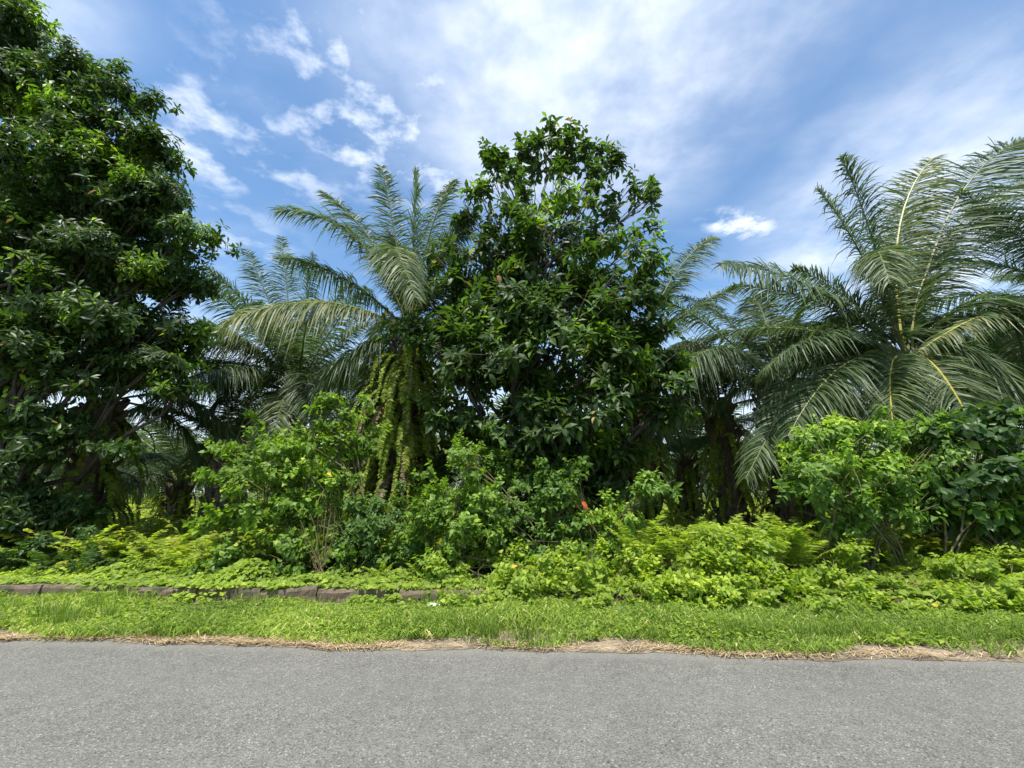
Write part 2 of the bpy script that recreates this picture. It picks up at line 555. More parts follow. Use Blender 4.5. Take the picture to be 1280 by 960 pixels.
def queue_leaves(root, kind, mat, P, D, N, S, tint, n_single):
    D = norm(D)
    X = norm(np.cross(D, N))
    PLANTS.append(dict(root=root, kind=kind, mat=mat, P=P, D=D, X=X, N=np.cross(X, D), S=np.broadcast_to(S, (len(P),)).copy(), tint=np.clip(tint, 0, 1), n=n_single))


LEAF_MESH = {}


def leaf_mesh(kind, mat, bucket):
    key = (kind, mat, bucket)
    if key not in LEAF_MESH:
        mb = MB()
        V, Q, T = LEAF[kind]
        mb.add(V, Q, T, (bucket + 0.5) / 8)
        LEAF_MESH[key] = mb.mesh('leaf', [M[mat]])
    return LEAF_MESH[key]


def flush_leaves():
    allP = np.concatenate([p['P'] + 0.5 * p['S'][:, None] * p['D'] for p in PLANTS])
    idx = np.concatenate([np.full(len(p['P']), i) for i, p in enumerate(PLANTS)])
    S = np.concatenate([p['S'] for p in PLANTS])
    x, y, dep = project(allP)
    inside = (x > 3) & (x < 1277) & (y > 3) & (y < 957)
    cell = (np.floor(y / 7).astype(int) * 400 + np.floor(x / 7).astype(int))
    order = np.lexsort((dep, cell))
    first = np.ones(len(order), bool)
    first[1:] = cell[order][1:] != cell[order][:-1]
    vis = np.zeros(len(order), bool)
    vis[order[first]] = True
    vis &= inside
    size = S * FPX / dep
    start = 0
    for i, p in enumerate(PLANTS):
        n = len(p['P'])
        v, s = vis[start:start + n], size[start:start + n]
        start += n
        pick = np.where(v & (s > 7))[0]
        pick = pick[np.argsort(-s[pick])][:p['n']]
        base = np.array(p['root'].location)
        for k in pick:
            o = bpy.data.objects.new('leaf', leaf_mesh(p['kind'], p['mat'], min(7, int(p['tint'][k] * 8))))
            L = p['S'][k]
            m = Matrix.Identity(4)
            for c, a in enumerate((p['X'][k], p['D'][k], p['N'][k])):
                for r in range(3):
                    m[r][c] = a[r] * L
            for r in range(3):
                m[r][3] = p['P'][k][r] - base[r]
            C.objects.link(o)
            o.parent = p['root']
            o.matrix_local = m
        rest = np.ones(n, bool)
        rest[pick] = False
        if rest.any():
            mb = MB()
            add_leaves(mb, p['kind'], p['P'][rest], p['D'][rest], p['N'][rest], p['S'][rest], p['tint'][rest])
            mb.obj('foliage', M[p['mat']], p['root'], kind='stuff')


# ------------------------------------------------------------------ broadleaved plants
def make_lobes(rows, Y0):
    """rows: (px, py, dY, rx px, ry px[, depth radius m]) -> centres, radii in metres"""
    Cn, R = [], []
    for r in rows:
        px, py, dY, rx, ry = r[:5]
        c = at(px, py, Y0 + dY)
        dep = project(c[None])[2][0]
        a, b = rx * dep / FPX, ry * dep / FPX
        Cn.append(c)
        R.append((a, r[5] if len(r) > 5 else (a + b) / 2, b))
    return np.array(Cn), np.array(R)


def fill_shoots(Cn, R, cover, leaf_area, per_shoot, clump_r, upbias=0.5, thin_above=1e9):
    P, A = [], []
    for c, r in zip(Cn, R):
        proj = np.pi * r[0] * r[2]
        n = max(6, int(cover * (0.45 if c[2] > thin_above and r[0] > 0.2 else 1.0) * proj / leaf_area / per_shoot))
        ncl = max(3, int(proj / (np.pi * clump_r ** 2) * 1.5))
        d = norm(rng.normal(size=(ncl, 3)))
        rad = rng.uniform(0.45, 1.0, ncl) ** 0.6
        cc = c + d * rad[:, None] * r * 0.95
        k = rng.integers(0, ncl, n)
        off = rng.normal(size=(n, 3)) * np.minimum(clump_r, r * 0.9) * np.array([0.55, 0.55, 0.30])
        p = cc[k] + off
        a = norm(norm((p - c) / r) + np.array([0, 0, upbias]) + rng.normal(size=(n, 3)) * 0.35)
        P.append(p)
        A.append(a)
    return np.concatenate(P), np.concatenate(A)


def shoot_leaves(P, A, k, L, spread=(50, 95), twig=0.6, droop=0.25, tip_young=0.5, base_t=(0.15, 0.6), flat=0.45):
    """k leaves in a spiral round the end of every shoot"""
    n = len(P)
    ref = norm(np.cross(A, rng.normal(size=(n, 3))))
    ref2 = np.cross(A, ref)
    Ps, Ds, Ns, Ss, Ts = [], [], [], [], []
    young = tip_young * (0.12 * rng.uniform(size=n) + 0.95 * np.clip(vnoise(P[:, 0] + 0.6 * P[:, 1], P[:, 2] - 0.4 * P[:, 1], 2.6, 123) * 0.75 - 0.15, 0, 1))
    ph0 = rng.uniform(0, 2 * np.pi, n)
    for i in range(k):
        f = i / max(1, k - 1)                     # 0 oldest leaf .. 1 at the tip
        ph = ph0 + i * 2.4 + rng.normal(size=n) * 0.25
        al = np.radians(spread[1] + (spread[0] - spread[1]) * f + rng.normal(size=n) * 10)
        rad = np.cos(ph)[:, None] * ref + np.sin(ph)[:, None] * ref2
        D = np.cos(al)[:, None] * A + np.sin(al)[:, None] * rad
        D[:, 2] -= droop * (1 - 0.5 * f)
        D = norm(D)
        s = L * (1 - 0.35 * f) * rng.uniform(0.55, 1.2, n)
        p = P - A * (L * twig * (1 - f))[..., None] if np.ndim(L) else P - A * (L * twig * (1 - f))
        N = norm(UP * flat + A * 0.6 + rng.normal(size=(n, 3)) * 0.28)
        Ps.append(p); Ds.append(D); Ns.append(N); Ss.append(s)
        Ts.append(np.where(rng.uniform(size=n) < 0.012, rng.uniform(0.965, 1.0, n), np.minimum(rng.uniform(*base_t, n) + young * (0.35 + 0.65 * f), 0.95)))
    return np.concatenate(Ps), np.concatenate(Ds), np.concatenate(Ns), np.concatenate(Ss), np.concatenate(Ts)


def limbs(mb, base, Cn, R, r0, P=None, twigs=0, lean=0.0):
    """trunk from base, a limb to every lobe, some twigs"""
    top = Cn[np.argmax(Cn[:, 2])]
    H = (top[2] - base[2])
    n = 14
    t = np.linspace(0, 1, n)
    axis = base + (np.array([top[0], top[1], top[2]]) - base) * t[:, None] * np.array([1, 1, 0.80])
    axis[:, 0] += np.sin(t * 5 + base[0]) * 0.12 * (t > 0)
    axis[:, 1] += np.cos(t * 4 + base[0]) * 0.10 - 0.10
    rr = r0 * (1 - 0.93 * t ** 0.8)
    rr[0] *= 1.35
    tube(mb, axis, rr, 9, wob=0.05)
    for c, r in zip(Cn, R):
        if H > 7 and c[2] < base[2] + 3.0:
            continue
        zt = np.clip((c[2] - base[2]) / H / 0.80 - 0.22 - 0.12 * rng.uniform(), 0.06, 0.9)
        i = zt * (n - 1)
        i0 = int(i)
        p0 = axis[i0] + (axis[min(i0 + 1, n - 1)] - axis[i0]) * (i - i0)
        mid = (p0 + c) / 2 + np.array([0, 0, -0.12 * np.linalg.norm(c - p0)])
        pts = bez(p0, mid, c, 8)
        pts[1:-1] += rng.normal(size=(6, 3)) * 0.018 * np.linalg.norm(c - p0)
        ra = max(0.015, r0 * 0.26 * (1 - zt) + 0.012)
        tube(mb, pts, np.linspace(ra, ra * 0.35, 8), 6)
        for _ in range(5):
            e = c + norm(rng.normal(size=3)) * r * 0.85
            tube(mb, bez(pts[rng.integers(4, 8)], (c + e) / 2 + rng.normal(size=3) * 0.08, e, 5), np.linspace(ra * 0.35, ra * 0.12, 5), 4)
    if P is not None and twigs:
        for k in rng.choice(len(P), min(twigs, len(P)), replace=False):
            j = np.argmin(np.linalg.norm((Cn - P[k]) / R, axis=1))
            s = Cn[j] + (P[k] - Cn[j]) * 0.35
            tube(mb, bez(s, (s + P[k]) / 2 + rng.normal(size=3) * 0.05, P[k], 4), np.linspace(0.014, 0.006, 4), 3)


def plant(name, label, cat, base, rows, Y0, leaf, mat, L, cover, per=8, clump_r=0.55, r0=0.2, n_single=300, group=None, bark='bark',
          trunk_name='trunk', twigs=250, stems=None, **kw):
    Cn, R = make_lobes(rows, Y0)
    if stems is not None:
        cover = cover * 1.55
        C0, R0 = Cn, R
        if cat != 'creeper':
            C2, R2 = [], []
            for _ in range(len(Cn)):
                q = rng.integers(len(Cn))
                d = norm(np.array([rng.normal() * 0.8, -0.3 + rng.normal() * 0.4, abs(rng.normal()) + 0.25]))
                C2.append(Cn[q] + d * R[q] * rng.uniform(1.0, 1.35))
                R2.append(np.array([1, 1, rng.uniform(0.9, 1.7)]) * rng.uniform(0.07, 0.15))
            Cn, R = np.concatenate([Cn, C2]), np.concatenate([R, R2])
    area = L * L * {'broad': 0.26, 'whorl': 0.2, 'heart': 0.5, 'ovate': 0.3, 'lobed': 0.33, 'small': 0.28}[leaf] * 0.6
    root = thing(name, label, cat, base, group)
    P, A = fill_shoots(Cn, R, cover, area, per, clump_r, kw.pop('upbias', 0.5), kw.pop('thin_above', 1e9))
    ok = P[:, 2] > base[2] + 0.05
    P, A = P[ok], A[ok]
    a = shoot_leaves(P, A, per, L, **kw)
    queue_leaves(root, leaf, mat, *a, n_single)
    if stems is None:
        mb = MB()
        limbs(mb, np.array(base), Cn, R, r0, P, twigs)
        mb.obj(trunk_name, M[bark], root, smooth=True)
    else:
        for q in range(stems):
            mb = MB()
            b = np.array(base) + np.array([rng.normal() * 0.22 * len(rows) ** 0.5, rng.normal() * 0.12, 0])
            for c, r in zip(C0[q::stems], R0[q::stems]):
                e = c + np.array([0, 0, r[2] * 0.5])
                pts = bez(b, np.array([b[0] * 0.6 + e[0] * 0.4, b[1] * 0.6 + e[1] * 0.4, b[2] * 0.4 + e[2] * 0.6]), e, 9)
                pts[1:-1] += rng.normal(size=(7, 3)) * 0.02
                tube(mb, pts, np.linspace(r0, r0 * 0.2, 9) * 0.75, 5)
                for _ in range(4):
                    e2 = c + norm(rng.normal(size=3)) * r * 0.9
                    tube(mb, bez(pts[rng.integers(3, 8)], (c + e2) / 2, e2, 5), np.linspace(r0 * 0.4, r0 * 0.12, 5), 4)
            mb.obj('stem', M[bark], root, smooth=True)
    return root


# ------------------------------------------------------------------ fronds (palm leaves and ferns)
def frond(mb, P0, P1, P2, n=90, lmax=0.95, wid=0.045, s0=0.13, fwd=0.40, plume=0.55, droop=0.45, twist=0.0, roll=0.0, rr=0.035,
          tint=(0.1, 0.7), rt=0.4, segs=3, mi_leaf=0, mi_r=1, shape=0.75):
    P0, P1, P2 = (np.asarray(p, float) for p in (P0, P1, P2))
    if rr:
        pts = bez(P0, P1, P2, 12)
        tube(mb, pts, rr * np.linspace(1, 0.16, 12) ** 0.8, 4, rt, mi_r)
    chord = P2 - P0
    h = np.array([chord[0], chord[1], 0.0])
    side0 = np.array([-h[1], h[0], 0]) if np.linalg.norm(h) > 0.05 * np.linalg.norm(chord) else np.array([1.0, 0.2, 0])
    side0 = norm(side0)
    for sg in (1, -1):
        s = s0 + (1 - s0) * (np.arange(n) + rng.uniform(0.2, 0.8, n)) / n
        t = s[:, None]
        B = (1 - t) ** 2 * P0 + 2 * t * (1 - t) * P1 + t ** 2 * P2
        T = norm(2 * (1 - t) * (P1 - P0) + 2 * t * (P2 - P1) + 1e-6)
        Sd = norm(side0 - T * (T @ side0)[:, None])
        U = np.cross(Sd, T)
        U = np.where(U[:, 2:3] < 0, -U, U)
        tw = roll + twist * (s - s0)
        Sd, U = Sd * np.cos(tw)[:, None] + U * np.sin(tw)[:, None], U * np.cos(tw)[:, None] - Sd * np.sin(tw)[:, None]
        q = (s - s0) / (1 - s0)
        ln = lmax * np.clip(np.sin(np.pi * (0.10 + 0.84 * q)), 0.05, 1) ** shape * rng.uniform(0.78, 1.12, n) * np.where(rng.uniform(size=n) < 0.05, 0.55, 1)
        el = rng.uniform(-0.35, 1.0, n) * plume
        D = norm(Sd * sg + T * (fwd + 0.5 * q ** 2)[:, None] + U * el[:, None] + rng.normal(size=(n, 3)) * 0.10)
        dr = 1.12 * droop * rng.uniform(0.55, 1.5, n) * ln
        ts = {3: np.array([0, 0.3, 0.66, 1.0]), 2: np.array([0, 0.45, 1.0])}[segs]
        ws = {3: np.array([0.55, 1.0, 0.8]), 2: np.array([0.8, 1.0])}[segs]
        pts = B[:, None] + (ln[:, None] * ts)[..., None] * D[:, None]
        pts[..., 2] -= dr[:, None] * ts ** 2
        W = norm(np.cross(D, U + rng.normal(size=(n, 3)) * 0.65)) * wid * 0.5 * rng.uniform(0.8, 1.15, n)[:, None]
        k = segs
        V = np.zeros((n, 2 * k + 1, 3))
        for j in range(k):
            V[:, 2 * j] = pts[:, j] - W * ws[j]
            V[:, 2 * j + 1] = pts[:, j] + W * ws[j]
        V[:, 2 * k] = pts[:, k]
        off = (np.arange(n) * (2 * k + 1))[:, None, None]
        Q = np.array([[2 * j, 2 * j + 1, 2 * j + 3, 2 * j + 2] for j in range(k - 1)])
        Tt = np.array([[2 * k - 2, 2 * k - 1, 2 * k]])
        ti = np.clip(rng.uniform(tint[0], tint[1], n), 0, 1)
        mb.add(V.reshape(-1, 3), (Q[None] + off).reshape(-1, 4), (Tt[None] + off).reshape(-1, 3), np.repeat(ti, 2 * k + 1), mi_leaf)


def palm_frond_curve(P0, az, el, L, bend):
    d = np.array([math.cos(az), math.sin(az), 0])
    P1 = P0 + L * 0.52 * (math.cos(el) * d + math.sin(el) * UP)
    e2 = el - bend
    P2 = P1 + L * 0.52 * (math.cos(e2) * d + math.sin(e2) * UP)
    return P1, P2


def palm(label, px, py, Y, L=5.5, n=28, specs=(), r=0.27, skirt=0, skirt_t=(0.2, 1.0), nl=190, gz=0.15, group='oil palms of the plantation', stubs=True, elmax=80,
         skip=None, wid=0.033, dead=0, el_lo=-12, bend=(55, 95), skirt_l=(0.6, 1.35)):
    P0 = at(px, py, Y)
    base = np.array([P0[0], P0[1], gz])
    root = thing('oil_palm', label, 'palm', base, group)
    H = P0[2] - gz
    mb = MB()
    t = np.linspace(0, 1, 9)
    tube(mb, base + np.outer(t, [0, 0, H]) + np.array([0, 0, 0]), r * (1.15 - 0.35 * t), 12, wob=0.06)
    mb.obj('trunk', M['palm_bark'], root, smooth=True)
    if stubs:
        mb = MB()
        nst = max(8, int(H * 16))
        for i in range(nst):
            a = i * 2.4 + rng.normal() * 0.2
            z = gz + H * (0.05 + 0.97 * i / nst)
            d = np.array([math.cos(a), math.sin(a), 0])
            p = np.array([P0[0], P0[1], z]) + d * r * 0.85
            e = rng.uniform(0.7, 1.5)
            tube(mb, [p, p + d * 0.12 * e + UP * 0.12 * e, p + d * 0.22 * e + UP * rng.uniform(0.2, 0.40) * e], [0.10, 0.08, 0.05], 5, wob=0.14)
        mb.obj('frond_stub', M['palm_bark'], root, kind='stuff')
    for sp in specs:
        cx, cy, cY, tx, ty, tY = sp[:6]
        kw = dict(sp[6]) if len(sp) > 6 else {}
        mats = [M[kw.pop('mat', 'palm')], M['rachis']]
        mb = MB()
        A = dict(n=nl, lmax=1.0, wid=wid, droop=0.5, twist=rng.uniform(-0.4, 0.4))
        A.update(kw)
        st = P0 + norm(at(cx, cy, cY) - P0) * 0.12 - np.array([0, 0, 0.05])
        frond(mb, st, at(cx, cy, cY), at(tx, ty, tY), **A)
        mb.obj('frond', mats, root)
    for i in range(n):
        f = i / max(1, n - 1)
        az = i * 2.39996 + rng.normal() * 0.15
        if skip is not None and skip(az % (2 * math.pi)):
            continue
        el = math.radians(elmax - (elmax - el_lo) * f ** 0.85 + rng.normal() * 5)
        LL = L * rng.uniform(0.85, 1.08) * (0.75 + 0.25 * min(1, f * 4))
        P1, P2 = palm_frond_curve(P0, az, el, LL, math.radians(rng.uniform(*bend) * (0.55 + 0.45 * f)))
        mb = MB()
        d = np.array([math.cos(az), math.sin(az), 0])
        old = f > 0.8
        frond(mb, P0 + d * r * 0.5, P1, P2, n=nl, lmax=L * 0.165, wid=wid, droop=0.35 + 0.35 * f, twist=rng.uniform(-0.7, 0.7),
              tint=(0.1, 0.6) if not old else (0.2, 0.9), rt=0.35 + 0.3 * rng.uniform())
        mb.obj('frond', [M['palm'], M['rachis']], root)
    for i in range(dead):
        az = rng.uniform(0, 2 * math.pi)
        P1, P2 = palm_frond_curve(P0 - UP * 0.2, az, math.radians(-20), L * 0.62, math.radians(65))
        mb = MB()
        frond(mb, P0 - UP * 0.1, P1, P2, n=nl // 2, lmax=0.7, wid=wid, droop=0.8, tint=(0, 1), rt=0.2)
        mb.obj('frond', [M['palm_dry'], M['rachis']], root).data.name = 'dead_frond'
    if skirt:
        mb = MB()
        for i in range(skirt):
            a = rng.uniform(0, 2 * math.pi)
            z = gz + H * rng.uniform(*skirt_t)
            d = np.array([math.cos(a), math.sin(a), 0])
            p = np.array([P0[0], P0[1], z]) + d * r * 0.9
            ll = rng.uniform(*skirt_l)
            p1 = p + d * ll * rng.uniform(0.25, 0.75) + UP * ll * rng.uniform(0.0, 0.2) + rng.normal(size=3) * 0.08
            p2 = p1 + d * ll * rng.uniform(0.0, 0.2) - UP * ll * rng.uniform(0.7, 1.0)
            p2[2] = max(p2[2], gz + 0.05)
            frond(mb, p, p1, p2, n=46, lmax=rng.uniform(0.05, 0.15), wid=0.05, s0=0.05, fwd=0.15, plume=0.10, droop=0.15, rr=0.008,
                  tint=(0.0, 0.7), segs=2, mi_leaf=int(rng.choice([0, 1, 2], p=[0.5, 0.14, 0.36])), mi_r=1, shape=0.4)
        mb.obj('hanging_fern', [M['fern_yellow'], M['palm_dry'], M['fern']], root, kind='stuff')
    return root


# ================================================================== THE SETTING
def edge_y(x):
    return 4.98 - 0.058 * x


def strip(name, xs, vs, zfun, mat, kind='structure', jitter=None):
    X, Vv = np.meshgrid(np.asarray(xs, float), np.asarray(vs, float), indexing='ij')
    Vj = Vv if jitter is None else Vv + jitter(X, Vv)
    Y = edge_y(X) + Vj
    Z = zfun(X, Vv)
    a, b = X.shape
    i, j = np.meshgrid(np.arange(a - 1), np.arange(b - 1), indexing='ij')
    Q = np.stack([i * b + j, (i + 1) * b + j, (i + 1) * b + j + 1, i * b + j + 1], -1).reshape(-1, 4)
    mb = MB()
    mb.add(np.stack([X, Y, Z], -1).reshape(-1, 3), Q)
    o = mb.obj(name, mat, smooth=True)
    o['kind'] = kind
    return o


_ph = rng.uniform(0, 6.28, 24)


def wavy(x, amp=0.05):
    return amp * (np.sin(1.3 * x + _ph[0]) * 0.8 + np.sin(2.9 * x + _ph[1]) * 0.55 + np.sin(6.3 * x + _ph[2]) * 0.35 + np.sin(13.7 * x + _ph[3]) * 0.22 + np.sin(31 * x + _ph[4]) * 0.16 + np.sin(57 * x + _ph[5]) * 0.12 + np.sin(83 * x + _ph[6]) * 0.1)


def gz(x, v):
    """height of the ground behind the verge"""
    return np.where(v < 1.80, -0.03, 0.14 + 0.04 * np.clip((v - 1.8) / 3, 0, 1) + 0.03 * np.sin(x * 0.9) * np.clip((v - 2) / 2, 0, 1))


xs_far = np.concatenate([[-1800, -600, -200, -80], np.linspace(-40, 40, 81), [80, 200, 600, 1800]])
strip('ground', xs_far, [-1500, -300, -60, -12, -6.5, -1, 0, 0.9, 1.78, 1.82, 2.2, 2.8, 3.5, 4.5, 6, 9, 14, 22, 40, 80, 200, 600, 2500], gz, M['ground'])
strip('road', np.linspace(-60, 60, 61), [-5.8, -4, -2, -1, 0.3], lambda x, v: 0 * x, M['asphalt'])
strip('verge', np.linspace(-24, 24, 961), [0, 0.06, 0.2, 0.35, 0.5, 1.0, 1.5, 1.79],
      lambda x, v: 0.004 + 0.006 * np.clip(v / 0.3, 0, 1) + 0.026 * v * 0.5 + 0.006 * np.sin(9 * x + 5 * v) * np.clip(v, 0, 1), M['soil'],
      jitter=lambda x, v: np.where(v < 0.3, wavy(x, 0.055), 0))

# kerb of concrete blocks
kerb = bpy.data.objects.new('kerb', None)
C.objects.link(kerb)
kerb['kind'] = 'structure'
kerb['label'] = 'low mossy concrete kerb half buried under creepers behind the verge'
x = -13.0
while x < -0.4:
    ln = rng.uniform(0.85, 1.5)
    Wd, Ht, nx = 0.17, 0.215, 12
    mb = MB()
    u = np.linspace(0, 1, nx + 1)
    prof = np.array([(0, 0), (0, 0.4), (0, 0.8), (0.10, 1.0), (0.5, 1.02), (0.9, 1.0), (1, 0.8), (1, 0)])
    k = len(prof)
    V = np.zeros((nx + 1, k, 3))
    tl = rng.normal() * 0.028
    for a, uu in enumerate(u):
        for b, (py_, pz_) in enumerate(prof):
            chip = rng.normal(size=3) * 0.006
            if b == 3 and rng.uniform() < 0.12:
                chip += np.array([0, 0.02, -0.018])
            V[a, b] = np.array([x + uu * ln, py_ * Wd, pz_ * Ht + tl * (uu - 0.5) * 2]) + chip
    V[..., 1] += edge_y(V[..., 0]) + 1.72 + rng.normal() * 0.012
    V[..., 2] += 0.0 + rng.normal() * 0.008
    Vf = V.reshape(-1, 3)
    Q = [[a * k + b, (a + 1) * k + b, (a + 1) * k + b + 1, a * k + b + 1] for a in range(nx) for b in range(k - 1)]
    mb.add(Vf, Q)
    for a in (0, nx):
        mb.add(np.concatenate([V[a], V[a].mean(0)[None]]), None, [[b, b + 1, k] for b in range(k - 1)])
    mb.obj('kerb_stone', M['concrete'], kerb)
    x += ln + rng.uniform(0.003, 0.02)


# grass on the verge --------------------------------------------------------
def blades(mb, x, y, z, h, w, lean=0.45, tint=None):
    n = len(x)
    a = rng.uniform(0, 2 * np.pi, n)
    d = np.stack([np.cos(a), np.sin(a), 0 * a], -1)
    b = rng.uniform(0, 2 * np.pi, n)
    wv = np.stack([np.cos(b), np.sin(b), 0 * b], -1) * w[:, None] * 0.5
    P0 = np.stack([x, y, z], -1)
    le = lean * rng.uniform(0.3, 1.6, n)
    P1 = P0 + (UP * 0.6 + d * le[:, None] * 0.4) * h[:, None]
    P2 = P0 + (UP * np.maximum(0.15, 1.0 - le * 0.55)[:, None] + d * le[:, None] * 1.0) * h[:, None]
    V = np.stack([P0 - wv, P0 + wv, P1 - wv * 0.85, P1 + wv * 0.85, P2], 1)
    off = (np.arange(n) * 5)[:, None]
    Q = np.array([[0, 1, 3, 2]]) + off
    T = np.array([[2, 3, 4]]) + off
    ti = rng.beta(2, 2, n) * 0.92 if tint is None else tint
    ti = np.where(rng.uniform(size=n) < 0.03, 1.0, ti)
    mb.add(V.reshape(-1, 3), Q, T, np.repeat(ti, 5))


n = 62000
gx = rng.uniform(-9.5, 8.5, n)
gv = rng.uniform(0.04, 1.74, n)
keep = gv > 0.10 + wavy(gx, 0.045) + 0.15 * vnoise(gx, gv * 0.4, 3.2, 3) + 0.10 * np.abs(rng.normal(size=n)) * 0.5
bare = vnoise(gx * 1.0, gv * 2.2, 2.2, 5)
keep &= ~((bare > 0.65) & (rng.uniform(size=n) < 0.75))
keep &= ~((gv > 1.40) & (gx < -1.0) & (rng.uniform(size=n) < 0.80))
gx, gv = gx[keep], gv[keep]
tall = np.clip(vnoise(gx, gv, 3.0, 9), -1, 2)
hh = 0.05 + 0.075 * np.clip(tall, 0, 2) + 0.03 * np.clip((gv - 0.25) / 0.6, 0, 1) + rng.uniform(0, 0.05, len(gx))
mb = MB()
tt = np.clip(rng.beta(1.4, 1.4, len(gx)) * 0.75 + 0.22 * vnoise(gx, gv, 1.9, 21), 0, 0.95)
blades(mb, gx, edge_y(gx) + gv, 0.02 + 0.02 * gv, hh, rng.uniform(0.008, 0.021, len(gx)), 1.15, tt)
# taller tufts
tx = rng.uniform(-9, 8, 520)
tv = rng.uniform(0.35, 1.72, 520)
ok = (vnoise(tx, tv, 1.3, 33) > 0.1)
tx, tv = tx[ok], tv[ok]
bx_ = np.repeat(tx, 30) + rng.normal(size=len(tx) * 30) * 0.06
bv_ = np.clip(np.repeat(tv, 30) + rng.normal(size=len(tx) * 30) * 0.05, 0.3, 1.75)
blades(mb, bx_, edge_y(bx_) + bv_, 0.02 + 0.02 * bv_, rng.uniform(0.12, 0.32, len(bx_)), rng.uniform(0.005, 0.010, len(bx_)), 0.6, rng.beta(2, 3, len(bx_)) * 0.6)
o = mb.obj('grass', M['grass'], kind='stuff')
# low broad weeds among the grass
nW = 14000
wx, wv_ = rng.uniform(-9.5, 8.5, nW), rng.uniform(0.3, 1.74, nW)
k_ = vnoise(wx, wv_, 2.4, 44) > -0.1
wx, wv_ = wx[k_], wv_[k_]
mb = MB()
P = np.stack([wx, edge_y(wx) + wv_, 0.05 + rng.uniform(0, 0.07, len(wx))], -1)
D = rng.normal(size=P.shape) * np.array([1, 1, 0.25])
add_leaves(mb, 'small', P, D, UP + rng.normal(size=P.shape) * 0.35, rng.uniform(0.03, 0.10, len(P)), rng.uniform(0.0, 0.7, len(P)))
mb.obj('verge_weeds', M['creeper_leaf'], kind='stuff')
# dry straw lying along the asphalt edge
n = 15000
gx = rng.uniform(-9.5, 8.5, n)
gv = 0.03 + wavy(gx, 0.055) + np.abs(rng.normal(size=n)) * 0.12
k_ = vnoise(gx, gv * 0.3, 2.0, 61) + rng.normal(size=n) * 0.45 > -0.15
gx, gv = gx[k_], gv[k_]
mb = MB()
nn = len(gx)
a = rng.normal(size=nn) * 0.9 + np.where(rng.uniform(size=nn) < 0.5, 0, np.pi)
d = np.stack([np.cos(a), np.sin(a), rng.normal(size=nn) * 0.10 + 0.05], -1)
wv = np.stack([-np.sin(a), np.cos(a), 0 * a], -1) * rng.uniform(0.0015, 0.0045, nn)[:, None]
P0 = np.stack([gx, edge_y(gx) + gv, rng.uniform(0.014, 0.034, nn)], -1)
ln = rng.uniform(0.04, 0.16, nn)[:, None]
Pm = P0 + d * ln * 0.5 + wv * rng.normal(size=(nn, 1)) * 3 + UP * 0.006
Pe = P0 + d * ln - UP * 0.004
V = np.stack([P0 - wv, P0 + wv, Pm - wv, Pm + wv, Pe], 1)
off = (np.arange(nn) * 5)[:, None]
mb.add(V.reshape(-1, 3), np.array([[0, 1, 3, 2]]) + off, np.array([[2, 3, 4]]) + off, np.repeat(rng.uniform(0, 1, nn), 5))
mb.obj('dry_grass', M['straw'], kind='stuff')

# low creeper carpet over the kerb and behind it ------------------------------
n = 26000
gx = rng.uniform(-11.5, 10, n)
gv = rng.uniform(1.48, 3.1, n)
left = gx < -1.0
cov = vnoise(gx, gv, 3.2, 71)
front = gv < 1.80
k_ = np.where(front, (cov > -0.15 + 1.2 * (1.72 - gv)), True)
gx, gv = gx[k_], gv[k_]
z = gz(gx, np.maximum(gv, 1.85)) + 0.03 + rng.uniform(0, 0.08, len(gx)) + 0.12 * np.clip(vnoise(gx, gv, 3.5, 75), 0, 2)
z = np.where(gv < 1.70, 0.05 + rng.uniform(0, 0.13, len(gx)), z)
z = np.where((gv >= 1.68) & (gv < 1.92), 0.225 + rng.uniform(0, 0.05, len(gx)), z)
P = np.stack([gx, edge_y(gx) + gv, z], -1)
D = norm(rng.normal(size=P.shape) * np.array([1, 1, 0.2]) + np.array([0, -0.5, -0.15]))
mb = MB()
add_leaves(mb, 'heart', P, D, UP + np.array([0, -0.35, 0]) + rng.normal(size=P.shape) * 0.3, rng.uniform(0.04, 0.105, len(P)), np.clip(rng.beta(1.5, 1.8, len(P)) * 0.8 + 0.15 * vnoise(P[:, 0], P[:, 1], 2.0, 88), 0, 0.96))
mb.obj('creeper_carpet', M['creeper_leaf'], kind='stuff')

# fern thicket under the palms -------------------------------------------------
mb = MB()
n = 4900
for i in range(n):
    Y = 8.7 + 40 * rng.uniform() ** 2.0
    X = rng.uniform(-1.45, 1.45) * Y
    b = np.array([X, Y, 0.15])
    L = rng.uniform(0.6, 1.15) * (1 + 0.02 * (Y - 9))
    P1, P2 = palm_frond_curve(b, rng.uniform(0, 6.28), math.radians(rng.uniform(50, 82)), L, math.radians(rng.uniform(40, 80)))
    frond(mb, b, P1, P2, n=14, lmax=0.20 * L, wid=0.055, s0=0.2, fwd=0.3, plume=0.15, droop=0.2, rr=0, segs=2, tint=(0, 1), shape=0.5, mi_leaf=int(rng.uniform() < 0.55))
mb.obj('fern_undergrowth', [M['fern_yellow'], M['fern']], kind='stuff')

